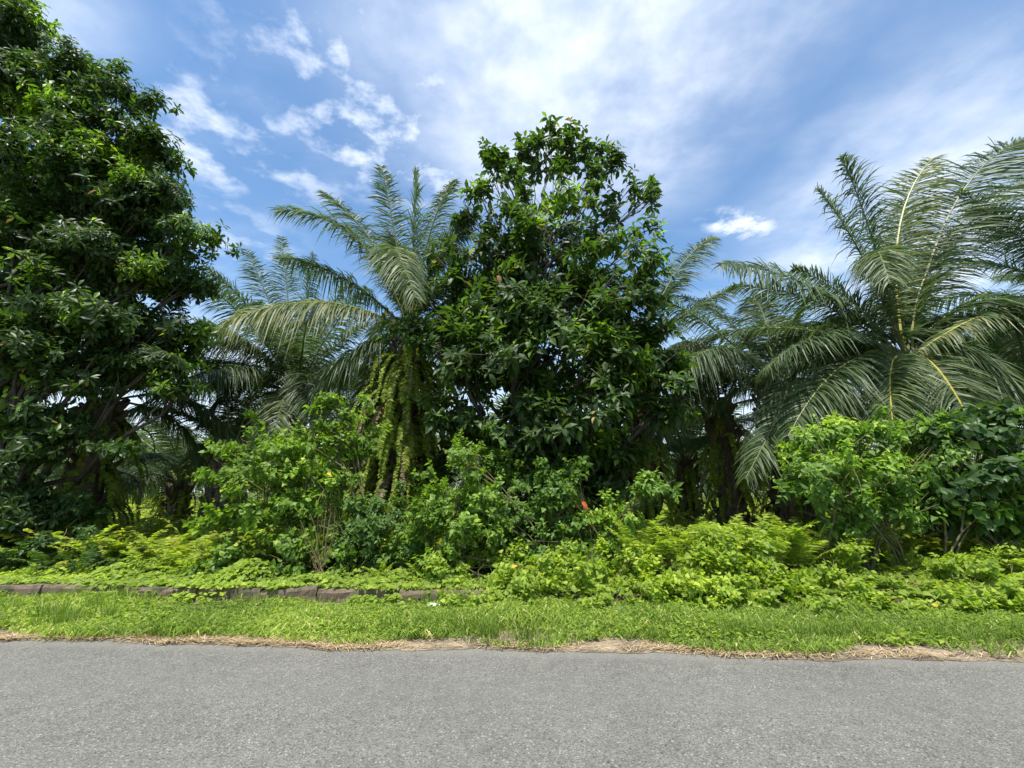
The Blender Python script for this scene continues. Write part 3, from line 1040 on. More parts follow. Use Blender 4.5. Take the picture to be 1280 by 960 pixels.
# ================================================================== OIL PALMS
palm('tall oil palm left of the dark central tree with yellow ferns skirting its trunk', 511, 412, 11.0, L=5.2, n=26, skirt=420, skirt_t=(0.12, 0.90), r=0.30, skirt_l=(0.9, 1.7),
     skip=lambda a: 2.3 < a < 5.8, elmax=85.10, el_lo=5, specs=[
         (462, 262, 10.6, 345, 262, 9.8, dict(lmax=0.98, droop=0.45, roll=-0.6)),
         (480, 292, 11.2, 404, 240, 11.5, dict(lmax=0.98, roll=-0.7)),
         (497, 300, 11.2, 477, 208, 11.6, dict(lmax=0.83, droop=0.3, plume=0.8, roll=-0.9)),
         (519, 300, 11.6, 519, 212, 12.2, dict(lmax=0.83, droop=0.3, plume=0.8, roll=1.4)),
         (536, 268, 11.2, 566, 226, 11.0, dict(lmax=1.09, droop=0.6, plume=0.3, roll=1.0)),
         (470, 238, 9.9, 520, 372, 8.3, dict(lmax=0.86, droop=0.75, tint=(0.3, 0.9))),
         (545, 300, 11, 598, 268, 11),
         (405, 350, 9.7, 282, 402, 8.7, dict(lmax=1.03, droop=0.75, tint=(0.72, 1.0), rt=0.5, roll=-0.4)),
         (440, 425, 10.2, 396, 486, 9.8, dict(lmax=0.92, droop=0.7)),
         (430, 330, 10.9, 352, 322, 10.8, dict(lmax=0.92, droop=0.6)),
         (560, 330, 10.6, 620, 350, 10.0), (560, 395, 10.6, 610, 460, 10.2)])
palm('oil palm with spiky crown standing between the left tree and the tall fern-skirted palm', 371, 492, 15.0, L=5.4, n=24, el_lo=8, skirt=50, skirt_t=(0.1, 0.75), r=0.30,
     elmax=72, specs=[
         (346, 388, 15, 308, 312, 15, dict(lmax=0.95, droop=0.4, roll=-1.0)),
         (362, 390, 15, 352, 296, 15.5, dict(lmax=0.9, droop=0.4, roll=-1.0)),
         (381, 400, 15, 392, 318, 15.5, dict(lmax=0.9, droop=0.4, roll=1.0)),
         (398, 400, 15, 440, 345, 15),
         (330, 385, 14, 258, 335, 13, dict(lmax=1.0, droop=0.6)),
         (310, 395, 13.5, 222, 446, 12.5, dict(lmax=1.0, droop=0.7, tint=(0.3, 1.0))),
         (315, 440, 13.8, 250, 530, 13, dict(lmax=1.0, droop=0.6)),
         (318, 405, 13.6, 205, 405, 12.6, dict(lmax=1.0, droop=0.7)),
         (425, 425, 14, 486, 480, 13.5)], dead=2)
palm('oil palm under the left tree, its short trunk wrapped in drooping ferns', 133, 500, 11.3, L=4.6, n=12, skirt=130, skirt_t=(0.2, 0.95), r=0.33, elmax=65, el_lo=15, skip=lambda a: 3.8 < a < 5.6)
palm('small oil palm with a low crown in the gap left of the vine covered bush', 226, 602, 17.0, L=4.0, n=18, skirt=30, skirt_t=(0.1, 0.9), r=0.30, el_lo=10)
palm('stocky oil palm half hidden behind the top of the vine covered bush', 287, 562, 13.0, L=4.4, n=15, r=0.30, skirt=20, el_lo=18, skip=lambda a: 3.8 < a < 5.6)
palm('oil palm behind the right shoulder of the dark central tree', 795, 448, 13.0, L=5.4, n=11, el_lo=15, skip=lambda a: 3.8 < a < 5.6, skirt=150, skirt_t=(0.1, 0.8), r=0.32, specs=[
    (835, 330, 13, 890, 296, 13, dict(lmax=0.95, droop=0.5, roll=0.7)),
    (850, 385, 13, 925, 355, 12.6, dict(lmax=0.95, droop=0.6, roll=0.5)),
    (850, 430, 12.6, 905, 520, 12.3, dict(lmax=0.95))])
palm('oil palm with a shaggy stub covered trunk and arching crown right of the central tree', 900, 510, 13.5, L=5.0, n=14, el_lo=14, skip=lambda a: 3.8 < a < 5.6, skirt=70, skirt_t=(0.05, 0.95), r=0.30, dead=1, specs=[
    (890, 395, 12.6, 830, 440, 11.9, dict(lmax=1.0, droop=0.8, tint=(0.3, 0.9))),
    (955, 400, 13, 1010, 430, 12.5)])
palm('smaller fern hung oil palm just left of the shaggy trunked palm', 857, 575, 17.5, L=4.4, n=20, el_lo=8, skirt=50, skirt_t=(0.05, 0.95), r=0.30)
palm('thick trunked oil palm left of the light green shrub with one long hanging frond', 968, 480, 11.5, L=5.0, n=11, el_lo=14, skip=lambda a: 3.8 < a < 5.6, skirt=90, skirt_t=(0.1, 0.8), r=0.36, dead=0, specs=[
    (1010, 455, 10.2, 932, 598, 9.2, dict(lmax=0.95, droop=0.5, rt=0.42)),
    (905, 400, 11, 842, 468, 10.5, dict(lmax=0.95, droop=0.8)),
    (960, 380, 12, 940, 372, 12.5), (1010, 395, 11.6, 1055, 400, 11.4)])
palm('tallest right hand oil palm rising behind the shrubs, great fronds against the sky', 1132, 447, 10.0, L=5.0, n=26, dead=2, r=0.36, skirt=30, skip=lambda a: 3.5 < a < 6.1, elmax=77.50, el_lo=5, nl=200, specs=[
    (1010, 330, 9.7, 900, 330, 9.2, dict(lmax=1.06, droop=0.5, roll=-0.7)),
    (1082, 255, 9.8, 1052, 198, 9.6, dict(lmax=1.19, droop=0.45, plume=0.5, roll=-0.9)),
    (1078, 300, 9.5, 1022, 236, 9.2, dict(lmax=1.12, droop=0.5, roll=-0.8)),
    (1078, 250, 9.0, 1112, 352, 7.9, dict(lmax=0.78, droop=0.7, tint=(0.3, 0.9))),
    (1098, 270, 10.3, 1165, 198, 10.4, dict(lmax=1.12, droop=0.3, tint=(0.5, 1.0), rt=0.8, roll=1.0)),
    (1178, 205, 10.0, 1288, 172, 9.4, dict(lmax=1.50, droop=0.35, plume=0.25, roll=1.0, n=240, wid=0.032)),
    (1185, 265, 10.6, 1296, 218, 10.8, dict(lmax=1.25, droop=0.5, roll=0.8)),
    (1120, 300, 11.5, 1130, 250, 12.0),
    (1215, 330, 9.8, 1330, 420, 9.2, dict(lmax=1.06)),
    (1200, 400, 9.3, 1300, 520, 8.6, dict(lmax=1.06)),
    (1103, 428, 8.9, 1118, 545, 8.3, dict(lmax=0.94, rt=1.0, tint=(0.3, 0.9), droop=0.5)),
    (1165, 425, 8.8, 1222, 545, 8.2, dict(lmax=0.94, rt=1.0, tint=(0.3, 0.9), droop=0.5)),
    (1050, 420, 9.4, 985, 545, 8.9, dict(lmax=1.00, rt=0.6))])
palm('oil palm at the far right whose long pale frond reaches in over the bright tree', 1385, 395, 10.5, L=5.4, n=22, r=0.34, skirt=20, specs=[
    (1265, 350, 9.6, 1148, 440, 9.0, dict(lmax=0.75, tint=(0.4, 1.0), rt=0.9, droop=0.6)),
    (1300, 300, 10.4, 1215, 262, 10.6)])
palm('oil palm behind and between the two big right hand palms', 1040, 455, 23.0, L=5.4, n=16, r=0.32, skirt=20, el_lo=0)
palm('oil palm behind the right flank of the tallest palm', 1228, 462, 20.0, L=5.4, n=16, r=0.32, skirt=20, el_lo=0)
palm('oil palm seen low through the gap behind the vine covered bush', 440, 560, 20.0, L=4.8, n=18, r=0.30, skirt=20, el_lo=5)


# rows of palms fading into the plantation: three shapes, copied
def far_shape(seed):
    mb, mt = MB(), MB()
    P0 = np.array([0, 0, 0.0])
    for i in range(22):
        f = i / 21
        az = i * 2.39996 + rng.normal() * 0.2
        el = math.radians(76 - 92 * f + rng.normal() * 6)
        P1, P2 = palm_frond_curve(P0, az, el, 5.4, math.radians(rng.uniform(45, 90)))
        frond(mb, P0, P1, P2, n=38, lmax=0.95, wid=0.10, droop=0.3 + 0.3 * f, rr=0.03, segs=2, twist=rng.uniform(-0.6, 0.6), tint=(0.1, 0.9), mi_r=0)
    t = np.linspace(0, 1, 7)
    tube(mt, np.outer(t - 1, [0, 0, 4.6]), 0.34 * (1.1 - 0.2 * t) * (1 + 0.1 * np.sin(t * 40)), 9, wob=0.12)
    for i in range(26):
        a = i * 2.4
        z = -4.4 + 4.4 * i / 26
        d = np.array([math.cos(a), math.sin(a), 0])
        p = d * 0.3 + UP * z
        frond(mt, p, p + d * 0.4 + UP * 0.1, p + d * 0.5 - UP * 0.8, n=8, lmax=0.16, wid=0.07, rr=0, segs=2, s0=0.1, mi_leaf=1)
    return mb.mesh('crown', [M['palm']]), mt.mesh('trunk', [M['palm_bark'], M['fern_yellow']])


shapes = [far_shape(i) for i in range(3)]
k = 0
ORD = 'first second third fourth fifth sixth seventh eighth ninth tenth eleventh twelfth thirteenth fourteenth fifteenth sixteenth'.split()
for row in range(3):
    Y = 31 + row * 8.5
    xs = np.arange(-1.16 * Y + (row % 2) * 4.3, 1.16 * Y, 8.6)
    for q, X in enumerate(xs):
        sh = shapes[k % 3]
        k += 1
        loc = (X + rng.normal() * 0.6, Y + rng.normal() * 0.7, 0.15)
        lab = 'small distant oil palm, %s from the left in the %s far row' % (ORD[q], ('nearest', 'second', 'third')[row])
        o = thing('distant_oil_palm', lab, 'palm', loc, 'distant oil palms in rows')
        o.rotation_euler = (0, 0, rng.uniform(0, 6.28))
        s = rng.uniform(0.85, 1.12)
        for nm, me in (('crown', sh[0]), ('trunk', sh[1])):
            c = bpy.data.objects.new(nm, me)
            C.objects.link(c)
            c.parent = o
            c.location = (0, 0, 4.6 * s)
            c.scale = (s, s, s)

# the plantation beyond the rows reads as one mass
mb = MB()
for Y in np.arange(57, 105, 7.5):
    for X in np.arange(-1.8 * Y, 1.8 * Y, 6.5):
        p = np.array([X + rng.normal(), Y + rng.normal() * 2, rng.uniform(3.2, 5.8)])
        for q in range(11):
            P1, P2 = palm_frond_curve(p, q * 2.4 + rng.normal() * 0.2, math.radians(75 - 8 * q), 5.6, math.radians(rng.uniform(50, 85)))
            frond(mb, p, P1, P2, n=11, lmax=1.2, wid=0.36, droop=0.5, rr=0, segs=2, tint=(0.1, 0.9))
mb.obj('plantation_treeline', [M['palm']], kind='stuff')

# ================================================================== BROADLEAVED TREES
plant('broadleaf_tree', 'tall dark broadleaved tree with pointed shoots in the middle of the view', 'tree', (at(660, 690, 10)[0], 10.0, 0.14), [
    (690, 185, 0, 22, 30, 0.6), (665, 205, 0, 22, 34, 0.6), (716, 200, 0, 22, 30, 0.6), (742, 215, -0.2, 18, 30, 0.4), (768, 208, -0.1, 13, 30, 0.35), (758, 245, 0, 22, 30, 0.5), (612, 215, -0.1, 15, 34, 0.35), (612, 262, -0.1, 28, 36), (640, 225, 0.1, 16, 30, 0.4), (585, 262, 0.2, 9, 22, 0.3), (538, 312, -0.2, 22, 14, 0.5), (812, 246, 0, 14, 24, 0.3), (690, 240, 0, 45, 34), (612, 200, 0.0, 8, 24, 0.15), (628, 206, 0.1, 8, 24, 0.15), (652, 190, 0.0, 8, 24, 0.15), (672, 172, 0.1, 8, 24, 0.15), (694, 166, -0.1, 8, 24, 0.15), (714, 176, 0.1, 8, 24, 0.15), (730, 186, -0.1, 8, 24, 0.15), (752, 198, 0.0, 8, 24, 0.15), (772, 200, -0.1, 8, 24, 0.15), (793, 232, 0.0, 8, 24, 0.15), (818, 240, 0.1, 8, 24, 0.15), (592, 236, 0.0, 8, 24, 0.15), (576, 268, 0.1, 8, 24, 0.15), (563, 300, 0.1, 8, 24, 0.15), (700, 210, -0.4, 8, 24, 0.15), (655, 232, -0.4, 8, 24, 0.15), (740, 240, -0.4, 8, 24, 0.15), (600, 300, -0.3, 8, 24, 0.15), (640, 262, -0.5, 8, 24, 0.15),
    (690, 290, -0.3, 62, 44), (636, 305, -0.2, 42, 36), (748, 298, 0.2, 44, 34), (800, 300, 0, 24, 28), (600, 325, 0.1, 42, 50),
    (690, 335, -0.5, 80, 60), (775, 335, -0.2, 60, 50), (812, 345, 0.3, 30, 42), (570, 375, 0.2, 34, 36), (630, 385, -0.6, 65, 50),
    (545, 395, -0.3, 34, 30), (515, 405, -0.6, 25, 20), (720, 395, -1.0, 75, 50), (800, 400, 0, 50, 45), (560, 440, -0.7, 55, 42),
    (640, 445, -1.0, 70, 50), (730, 455, -1.0, 75, 50), (815, 455, -0.4, 50, 40), (845, 490, -0.4, 34, 30), (575, 500, -0.5, 50, 45),
    (650, 515, -0.9, 70, 50), (735, 520, -0.9, 70, 50), (800, 515, -0.3, 45, 35), (620, 580, -0.3, 60, 50), (700, 590, -0.4, 70, 55), (770, 590, 0.2, 45, 45),
    (600, 640, -0.5, 50, 40), (660, 640, -0.6, 55, 45), (725, 650, -0.4, 50, 40), (550, 560, 0.3, 34, 50), (690, 420, 1.2, 120, 110, 1.0), (690, 560, 1.0, 110, 90, 0.9), (690, 320, 0.9, 80, 60, 0.9)], 10.0,
    'broad', 'tree_leaf', 0.29, 4.2, per=8, clump_r=0.40, r0=0.22, n_single=300, tip_young=0.75, upbias=0.75, twigs=320, thin_above=6.9)

plant('whorled_tree', 'huge glossy broadleaved tree filling the left edge up to the sky', 'tree', (at(12, 690, 9.5)[0], 9.5, 0.14), [
    (0, 15, 0, 46, 50), (32, 48, 0.2, 44, 36), (78, 85, 0.2, 42, 32), (150, 112, 0, 36, 22), (185, 132, -0.1, 22, 14), (40, 115, -0.2, 65, 45), (110, 155, 0, 58, 40),
    (185, 195, 0, 32, 28), (60, 200, -0.4, 75, 50), (140, 235, -0.2, 65, 45), (205, 240, 0, 40, 32), (235, 290, 0.1, 30, 28), (40, 290, -0.6, 70, 50),
    (125, 315, -0.3, 70, 45), (200, 325, 0.1, 50, 38), (245, 350, 0.4, 22, 18), (60, 375, -0.8, 65, 45), (135, 395, -0.6, 60, 36), (205, 400, 0.2, 42, 30),
    (30, 440, -1.0, 55, 45), (100, 455, -0.8, 60, 35), (180, 465, -0.4, 46, 24), (228, 488, -0.2, 26, 14), (30, 530, -1.0, 45, 45), (85, 520, -0.4, 40, 30),
    (15, 610, -0.8, 40, 40), (140, 555, -1.0, 26, 10), (75, 420, 0.3, 75, 60), (150, 175, 0.3, 40, 34), (190, 262, 0.3, 45, 36), (165, 350, 0.3, 60, 40), (175, 432, 0.3, 50, 34), (95, 125, 0.4, 40, 32), (150, 280, 0.9, 80, 130, 0.8), (20, 350, 1.5, 110, 200, 1.2), (110, 250, 1.0, 90, 110, 1.0), (20, 110, 1.0, 70, 80, 1.0), (20, 650, -0.6, 40, 34),
    (-60, 40, 0.6, 90, 110, 1.6), (-90, 220, 0.4, 110, 100, 1.6), (-90, 400, 0.2, 100, 90, 1.4), (-60, -60, 0.6, 90, 60, 1.6), (-80, 560, 0, 80, 70, 1.0)], 9.5,
    'whorl', 'left_leaf', 0.24, 6.0, per=9, clump_r=0.44, r0=0.24, n_single=300, tip_young=0.8, upbias=0.55, spread=(55, 100), twig=0.35, twigs=320)

plant('bright_tree', 'bright yellow green tree at the right edge behind the pale frond', 'tree', (at(1285, 690, 12.5)[0], 12.5, 0.15), [
    (1262, 415, 0, 36, 34), (1235, 445, 0, 40, 28), (1300, 400, 0.3, 45, 45), (1270, 465, 0, 40, 25), (1320, 450, 0.4, 50, 50)], 12.5,
    'small', 'heart_leaf', 0.17, 2.2, per=8, clump_r=0.4, r0=0.12, n_single=80, tip_young=0.8)

# ================================================================== SHRUBS
plant('vine_bush', 'tall bush smothered in heart leaved vines between the left palms and the kerb', 'bush', (at(345, 705, 8.5)[0], 8.5, 0.14), [
    (418, 500, 0.1, 15, 11), (395, 528, 0, 22, 16), (432, 520, 0.2, 20, 14), (404, 512, 0.1, 14, 12), (300, 560, 0, 32, 22), (290, 590, -0.1, 32, 28), (360, 565, 0, 45, 32), (415, 570, 0, 36, 36), (330, 610, -0.2, 50, 36),
    (395, 620, -0.2, 45, 36), (300, 650, -0.3, 46, 36), (360, 665, -0.4, 50, 36), (415, 670, -0.3, 40, 36), (280, 690, -0.3, 36, 28), (335, 705, -0.5, 50, 22), (455, 545, 0.6, 26, 40, 0.3),
    (360, 600, 0.8, 70, 80, 0.5)], 8.5,
    'heart', 'heart_leaf', 0.125, 2.0, per=6, clump_r=0.24, r0=0.03, n_single=300, bark='stem', stems=5, tip_young=0.7, twig=1.2, base_t=(0.0, 0.6))
plant('leafy_bush', 'dense dark bush under the fern skirted trunk left of centre', 'bush', (at(470, 710, 8.3)[0], 8.3, 0.14), [
    (455, 650, 0, 36, 26), (500, 660, 0, 40, 28), (470, 695, -0.2, 45, 28), (520, 700, -0.1, 36, 26), (440, 690, 0, 30, 28), (480, 640, 0.5, 40, 26)], 8.3,
    'ovate', 'shrub_leaf', 0.13, 2.4, per=7, clump_r=0.22, r0=0.02, n_single=160, bark='stem', stems=4, base_t=(0.0, 0.5))
plant('climber_bush', 'bush with a tall leaning spire of pale climber leaves left of the central trunk', 'bush', (at(575, 715, 7.9)[0], 7.9, 0.14), [
    (572, 568, -0.1, 15, 20), (588, 592, -0.1, 17, 18), (598, 615, -0.1, 20, 20), (545, 620, 0, 34, 28), (610, 640, 0, 30, 28), (530, 660, 0, 28, 28), (570, 660, -0.2, 40, 36), (620, 680, 0, 26, 36),
    (560, 705, -0.3, 34, 26), (600, 590, 0.8, 50, 40, 0.4), (600, 650, 0.6, 40, 60, 0.4)], 7.9,
    'heart', 'heart_leaf', 0.11, 2.2, per=6, clump_r=0.2, r0=0.025, n_single=260, bark='stem', stems=4, tip_young=0.7, twig=1.2, base_t=(0.0, 0.6))
plant('climber_bush', 'bush of climbers with a single red leaf, right of the central trunk', 'bush', (at(690, 715, 8.0)[0], 8.0, 0.14), [
    (716, 585, 0, 14, 16), (650, 590, 0.6, 34, 34), (640, 640, 0.3, 34, 36), (715, 610, 0, 22, 18), (690, 615, 0.1, 32, 22), (670, 640, 0.1, 30, 22), (715, 640, 0.1, 30, 22), (760, 640, 0.4, 34, 28), (690, 675, -0.1, 40, 30), (740, 665, 0.2, 36, 26)], 8.0,
    'heart', 'shrub_leaf', 0.11, 2.2, per=6, clump_r=0.2, r0=0.022, n_single=220, bark='stem', stems=4, tip_young=0.6, twig=1.2)
plant('leaning_sapling', 'slender sapling leaning right with its leafy tip before the shaggy palms', 'sapling', (at(740, 715, 8.0)[0], 8.0, 0.14), [
    (825, 600, -0.2, 22, 14), (806, 618, -0.2, 24, 16), (782, 645, -0.1, 22, 18), (765, 670, 0, 22, 20)], 8.0,
    'ovate', 'shrub_leaf', 0.14, 1.9, per=7, clump_r=0.18, r0=0.02, n_single=100, bark='stem', stems=1, tip_young=0.6)
plant('light_shrub', 'rounded light green shrub with drooping pointed leaves at the right', 'shrub', (at(1075, 715, 7.8)[0], 7.8, 0.14), [
    (1010, 555, 0, 36, 24), (1060, 540, 0, 36, 22), (1105, 530, 0, 36, 20), (1145, 535, 0.1, 34, 20), (985, 590, 0, 20, 26), (1020, 595, -0.3, 44, 34), (1075, 590, -0.4, 50, 36), (1130, 585, -0.2, 46, 36),
    (1170, 560, 0, 28, 28), (1040, 640, -0.2, 44, 28), (1095, 640, -0.3, 48, 30), (1150, 635, -0.1, 36, 30), (1080, 590, 0.7, 90, 60, 0.5)], 7.8,
    'ovate', 'shrub_leaf', 0.155, 2.2, per=7, clump_r=0.24, r0=0.03, n_single=300, bark='stem', stems=5, tip_young=0.75, twig=0.9, droop=0.45, base_t=(0.2, 0.75))
plant('big_leaved_shrub', 'dark shrub with big drooping leaves at the far right', 'shrub', (at(1230, 715, 7.6)[0], 7.6, 0.14), [
    (1200, 545, 0.1, 34, 26), (1245, 545, 0, 40, 26), (1280, 560, 0, 36, 36), (1190, 600, 0, 36, 34), (1240, 600, -0.2, 45, 40), (1285, 620, -0.2, 40, 45), (1200, 650, 0, 40, 34), (1250, 660, -0.1, 40, 34),
    (1310, 560, 0.2, 45, 50), (1245, 610, 0.7, 80, 70, 0.5)], 7.6,
    'lobed', 'dark_leaf', 0.26, 2.2, per=7, clump_r=0.26, r0=0.03, n_single=240, bark='stem', stems=4, tip_young=0.8, droop=0.6)
plant('shade_shrub', 'dark shrub in the deep shade at the foot of the left tree', 'shrub', (at(60, 715, 8.6)[0], 8.6, 0.14), [
    (15, 680, 0, 40, 34), (70, 690, 0, 40, 28), (30, 640, 0.4, 45, 34), (95, 660, 0.6, 36, 32), (-40, 660, 0, 50, 50)], 8.6,
    'ovate', 'dark_leaf', 0.16, 2.3, per=7, clump_r=0.24, r0=0.02, n_single=80, bark='stem', stems=4)  # dark leaf colour paints the left tree's shade into this shrub

# bank of creepers in the right half: mounds side by side
mounds = [
    (585, 'creeper mound below the leaning spire of climber leaves, its foot at the kerb end'),
    (640, 'creeper mound below the central trunk, with a pale fern on top'),
    (700, 'creeper mound straight below the red leaf'),
    (755, 'creeper mound below the foot of the leaning sapling'),
    (810, 'creeper mound below the leafy tip of the leaning sapling'),
    (865, 'creeper mound below the small fern hung palm, tall with bright leaves'),
    (920, 'creeper mound below the shaggy trunked palm, above the white litter'),
    (975, 'creeper mound below the thick trunked palm'),
    (1035, 'creeper mound under the left side of the light green shrub'),
    (1095, 'low creeper mound beside the bare dark gap under the light green shrub'),
    (1165, 'creeper mound between the light green shrub and the dark big leaved shrub'),
    (1215, 'creeper mound with a yellow leaf under the dark big leaved shrub'),
    (1270, 'creeper mound at the right edge beside the tall ferns')]
def at_v(px, v, z):
    """point on the bank: v metres behind the asphalt edge, straight below pixel column px"""
    Y = 6.8
    for _ in range(4):
        X = at(px, 735, Y)[0]
        Y = float(edge_y(X) + v)
    return np.array([X, Y, z])


def mound_rows(px, hi):
    """lobes of one mound, given as pixels again for plant()"""
    out = []
    for dx, v, z, r, h in ((-15, 1.52, 0.12, 0.30, 0.15), (16, 1.56, 0.16, 0.32, 0.19), (-10, 1.75, 0.36 * hi, 0.36, 0.26 * hi), (18, 1.9, 0.50 * hi, 0.36, 0.28 * hi),
                           (-16, 2.3, 0.74 * hi, 0.36, 0.30 * hi), (12, 2.7, 0.86 * hi, 0.40, 0.30 * hi), (0, 3.3, 0.90 * hi, 0.48, 0.34 * hi)):
        p = at_v(px + dx + rng.normal() * 6, v, max(0.1, z + rng.normal() * 0.05))
        x, y, dep = project(p[None])
        out.append((x[0], y[0], p[1], r * FPX / dep[0], h * FPX / dep[0], r))
    return out


for i, (px, lab) in enumerate(mounds):
    hi = {585: 0.75, 640: 0.85, 865: 1.15, 920: 1.15, 975: 1.1, 1035: 0.8, 1095: 0.5, 1165: 0.65, 1215: 0.8}.get(px, 0.9) * 0.8
    b = at_v(px, 2.1, 0.12)
    plant('creeper_mound', lab, 'creeper', b, mound_rows(px, hi), 0.0, 'heart', 'creeper_leaf', 0.098, 2.2, per=6, clump_r=0.17, r0=0.008, n_single=70,
          group='creeper mounds along the bank', bark='stem', stems=2, tip_young=0.35, twig=1.2, base_t=(0.05, 0.75), upbias=0.6, flat=0.55)

flush_leaves()


# ================================================================== FERNS
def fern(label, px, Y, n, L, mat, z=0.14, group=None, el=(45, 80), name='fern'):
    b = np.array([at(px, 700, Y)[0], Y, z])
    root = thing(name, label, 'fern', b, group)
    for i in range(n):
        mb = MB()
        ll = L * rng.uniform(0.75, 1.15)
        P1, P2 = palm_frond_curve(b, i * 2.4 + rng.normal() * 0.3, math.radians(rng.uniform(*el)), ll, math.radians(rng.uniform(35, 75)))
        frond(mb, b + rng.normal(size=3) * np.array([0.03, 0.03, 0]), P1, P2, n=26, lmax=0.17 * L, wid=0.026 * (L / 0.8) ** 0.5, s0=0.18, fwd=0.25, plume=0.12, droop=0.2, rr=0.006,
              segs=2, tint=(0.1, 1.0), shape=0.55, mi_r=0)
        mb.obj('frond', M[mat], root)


for px, Y, n, L, mat, lab in [
        (185, 8.3, 9, 0.75, 'fern', 'bright fern behind the kerb, leftmost of the sunlit ferns'),
        (205, 8.7, 10, 0.95, 'fern', 'bright arching fern left of the vine covered bush'),
        (235, 8.2, 9, 0.85, 'fern', 'bright fern tucked against the left side of the vine covered bush'),
        (160, 9.0, 9, 0.9, 'fern', 'yellowish fern before the palm wrapped in drooping ferns'),
        (130, 8.6, 9, 0.95, 'fern_shade', 'dark fern under the palm wrapped in drooping ferns'),
        (60, 8.4, 9, 0.9, 'fern_shade', 'dark fern in front of the shade shrub'),
        (20, 8.5, 9, 1.0, 'fern_shade', 'dark fern at the left edge under the huge tree'),
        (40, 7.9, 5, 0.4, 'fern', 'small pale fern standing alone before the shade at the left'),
        (100, 8.1, 8, 0.7, 'fern_shade', 'dark fern just right of the small pale fern'),
        (478, 7.7, 5, 0.42, 'fern', 'small upright bright fern on the kerb left of centre'),
        (528, 7.8, 5, 0.55, 'fern', 'upright fern by the end of the bare kerb'),
        (640, 7.25, 6, 0.62, 'fern', 'pale fern poking out of the creepers below the central trunk'),
        (665, 7.4, 5, 0.66, 'fern', 'pale fern right beside the one below the central trunk'),
        (752, 6.72, 5, 0.34, 'fern', 'little pale fern at the grass edge under the leaning sapling'),
        (620, 6.8, 4, 0.34, 'fern', 'little fern at the grass edge below the climber spire'),
        (800, 7.6, 11, 1.14, 'fern', 'fern among the creepers right of the leaning sapling foot'),
        (850, 7.6, 11, 1.14, 'fern', 'tall bright fern in front of the small fern hung palm'),
        (890, 7.6, 11, 1.14, 'fern', 'tall bright fern in front of the shaggy trunked palm'),
        (930, 7.6, 11, 1.14, 'fern', 'tall bright fern between the shaggy and the thick trunked palm'),
        (965, 7.6, 11, 1.14, 'fern', 'tall bright fern in front of the thick trunked palm'),
        (1000, 7.6, 11, 1.14, 'fern', 'tall fern against the left foot of the light green shrub'),
        (1045, 7.6, 9, 0.7, 'fern', 'fern in the shade under the light green shrub'),
        (1120, 7.7, 9, 0.7, 'fern', 'fern under the right side of the light green shrub'),
        (1255, 7.4, 8, 0.95, 'fern', 'arching fern below the dark big leaved shrub'),
        (1290, 7.3, 9, 0.95, 'fern', 'arching fern cut by the right edge')]:
    fern(lab, px, Y, n, L, mat, z=0.27 if L > 1.0 else 0.14, el=(58, 88) if L > 1.0 else (45, 80), group='ferns growing along the bank')

# dead stalks in the gap of the vine bush ---------------------------------------
b = at(400, 712, 7.95)
b[2] = 0.14
root = thing('dry_stalk_clump', 'clump of dry brown stalks leaning against the vine covered bush', 'dry plant', b)
for i in range(16):
    mb = MB()
    e = at(400 + rng.normal() * 16, rng.uniform(630, 690), 7.7 + rng.normal() * 0.1)
    tube(mb, bez(b + rng.normal(size=3) * np.array([0.08, 0.05, 0]), (b + e) / 2 + rng.normal(size=3) * 0.08, e, 7), np.linspace(0.007, 0.003, 7), 4, rng.uniform(0, 0.7))
    mb.obj('stalk', M['straw'], root)
b = at(1110, 745, 6.85)
b[2] = 0.05
root = thing('dry_stalk_clump', 'tangle of dry grey stalks in the dark gap at the grass edge', 'dry plant', b)
for i in range(18):
    mb = MB()
    s = b + np.array([rng.normal() * 0.3, rng.normal() * 0.06, 0.02])
    e = s + np.array([rng.normal() * 0.25, rng.normal() * 0.1, rng.uniform(0.08, 0.3)])
    tube(mb, bez(s, (s + e) / 2 + np.array([0, 0, 0.12]), e, 6), np.linspace(0.006, 0.003, 6), 4, rng.uniform(0, 0.6))
    mb.obj('stalk', M['straw'], root)


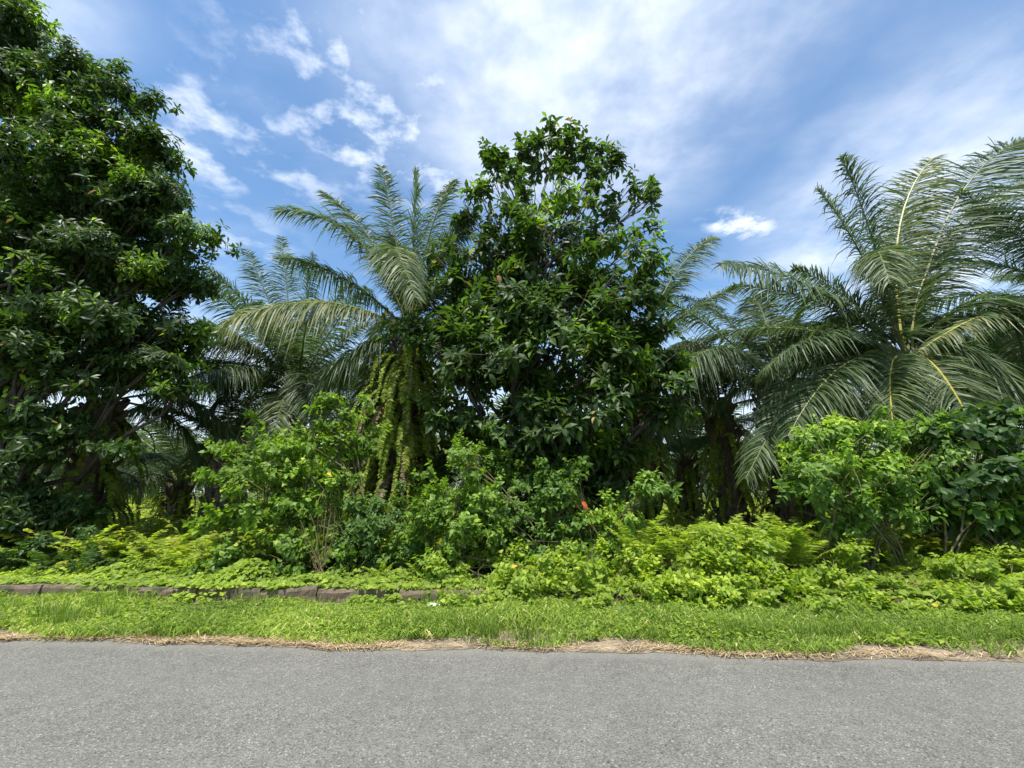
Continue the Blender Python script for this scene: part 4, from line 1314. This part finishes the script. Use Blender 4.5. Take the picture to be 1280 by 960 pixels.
# coloured leaves and litter ----------------------------------------------------
def single_leaf(name, label, px, py, Y, size, mat, ang):
    p = at(px, py, Y)
    mb = MB()
    D = norm(np.array([math.cos(ang), -0.25, math.sin(ang)]))
    add_leaves(mb, 'ovate', np.zeros((1, 3)), D[None], np.array([[0.1, -0.8, 0.6]]), np.array([size]), np.array([0.6]))
    o = mb.obj(name, M[mat])
    o.location = tuple(p)
    o['label'], o['category'] = label, 'leaf'


single_leaf('red_leaf', 'single orange red leaf hanging on the climbers right of the central trunk', 727, 627, 7.45, 0.16, 'red_leaf', -0.8)
single_leaf('yellow_leaf', 'orange yellow leaf high on the right side of the vine covered bush', 409, 591, 8.0, 0.11, 'yellow_leaf', -0.4)
single_leaf('yellow_leaf', 'bright yellow leaf on the creepers under the dark big leaved shrub', 1200, 742, 6.55, 0.13, 'yellow_leaf', -0.9)
single_leaf('brown_leaf', 'withered brown leaf caught in the huge left tree', 110, 243, 8.3, 0.22, 'brown_leaf', 0.6)
single_leaf('brown_leaf', 'withered orange brown leaf caught in the dark central tree', 622, 344, 8.7, 0.22, 'brown_leaf', -1.2)


def litter(label, px, py, Y, w, h, mat):
    p = at(px, py, Y)
    p[2] = 0.075
    n1, n2 = 9, 7
    u, v = np.meshgrid(np.linspace(-1, 1, n1), np.linspace(-1, 1, n2), indexing='ij')
    q = 1 + 0.18 * np.sin(3 * np.arctan2(v, u) + 1)
    X = u * w * 0.5 * q
    Y_ = v * w * 0.32 * q
    Z = h * (1 - 0.5 * (u ** 2 + v ** 2)) + rng.normal(size=u.shape) * h * 0.22
    i, j = np.meshgrid(np.arange(n1 - 1), np.arange(n2 - 1), indexing='ij')
    Q = np.stack([i * n2 + j, (i + 1) * n2 + j, (i + 1) * n2 + j + 1, i * n2 + j + 1], -1).reshape(-1, 4)
    mb = MB()
    mb.add(np.stack([X, Y_, Z], -1).reshape(-1, 3), Q)
    o = mb.obj('litter', M[mat])
    o.location = tuple(p)
    so = o.modifiers.new('thickness', 'SOLIDIFY')
    so.thickness = 0.006
    o['label'], o['category'] = label, 'litter'


litter('crumpled white scrap lying in the grass by the end of the bare kerb', 540, 766, 6.45, 0.17, 0.045, 'white_litter')
litter('white scrap at the grass edge below the shaggy trunked palm', 916, 769, 6.2, 0.10, 0.035, 'white_litter')
litter('small pale blue scrap in the grass below the leaning sapling', 776, 768, 6.25, 0.09, 0.04, 'blue_litter')
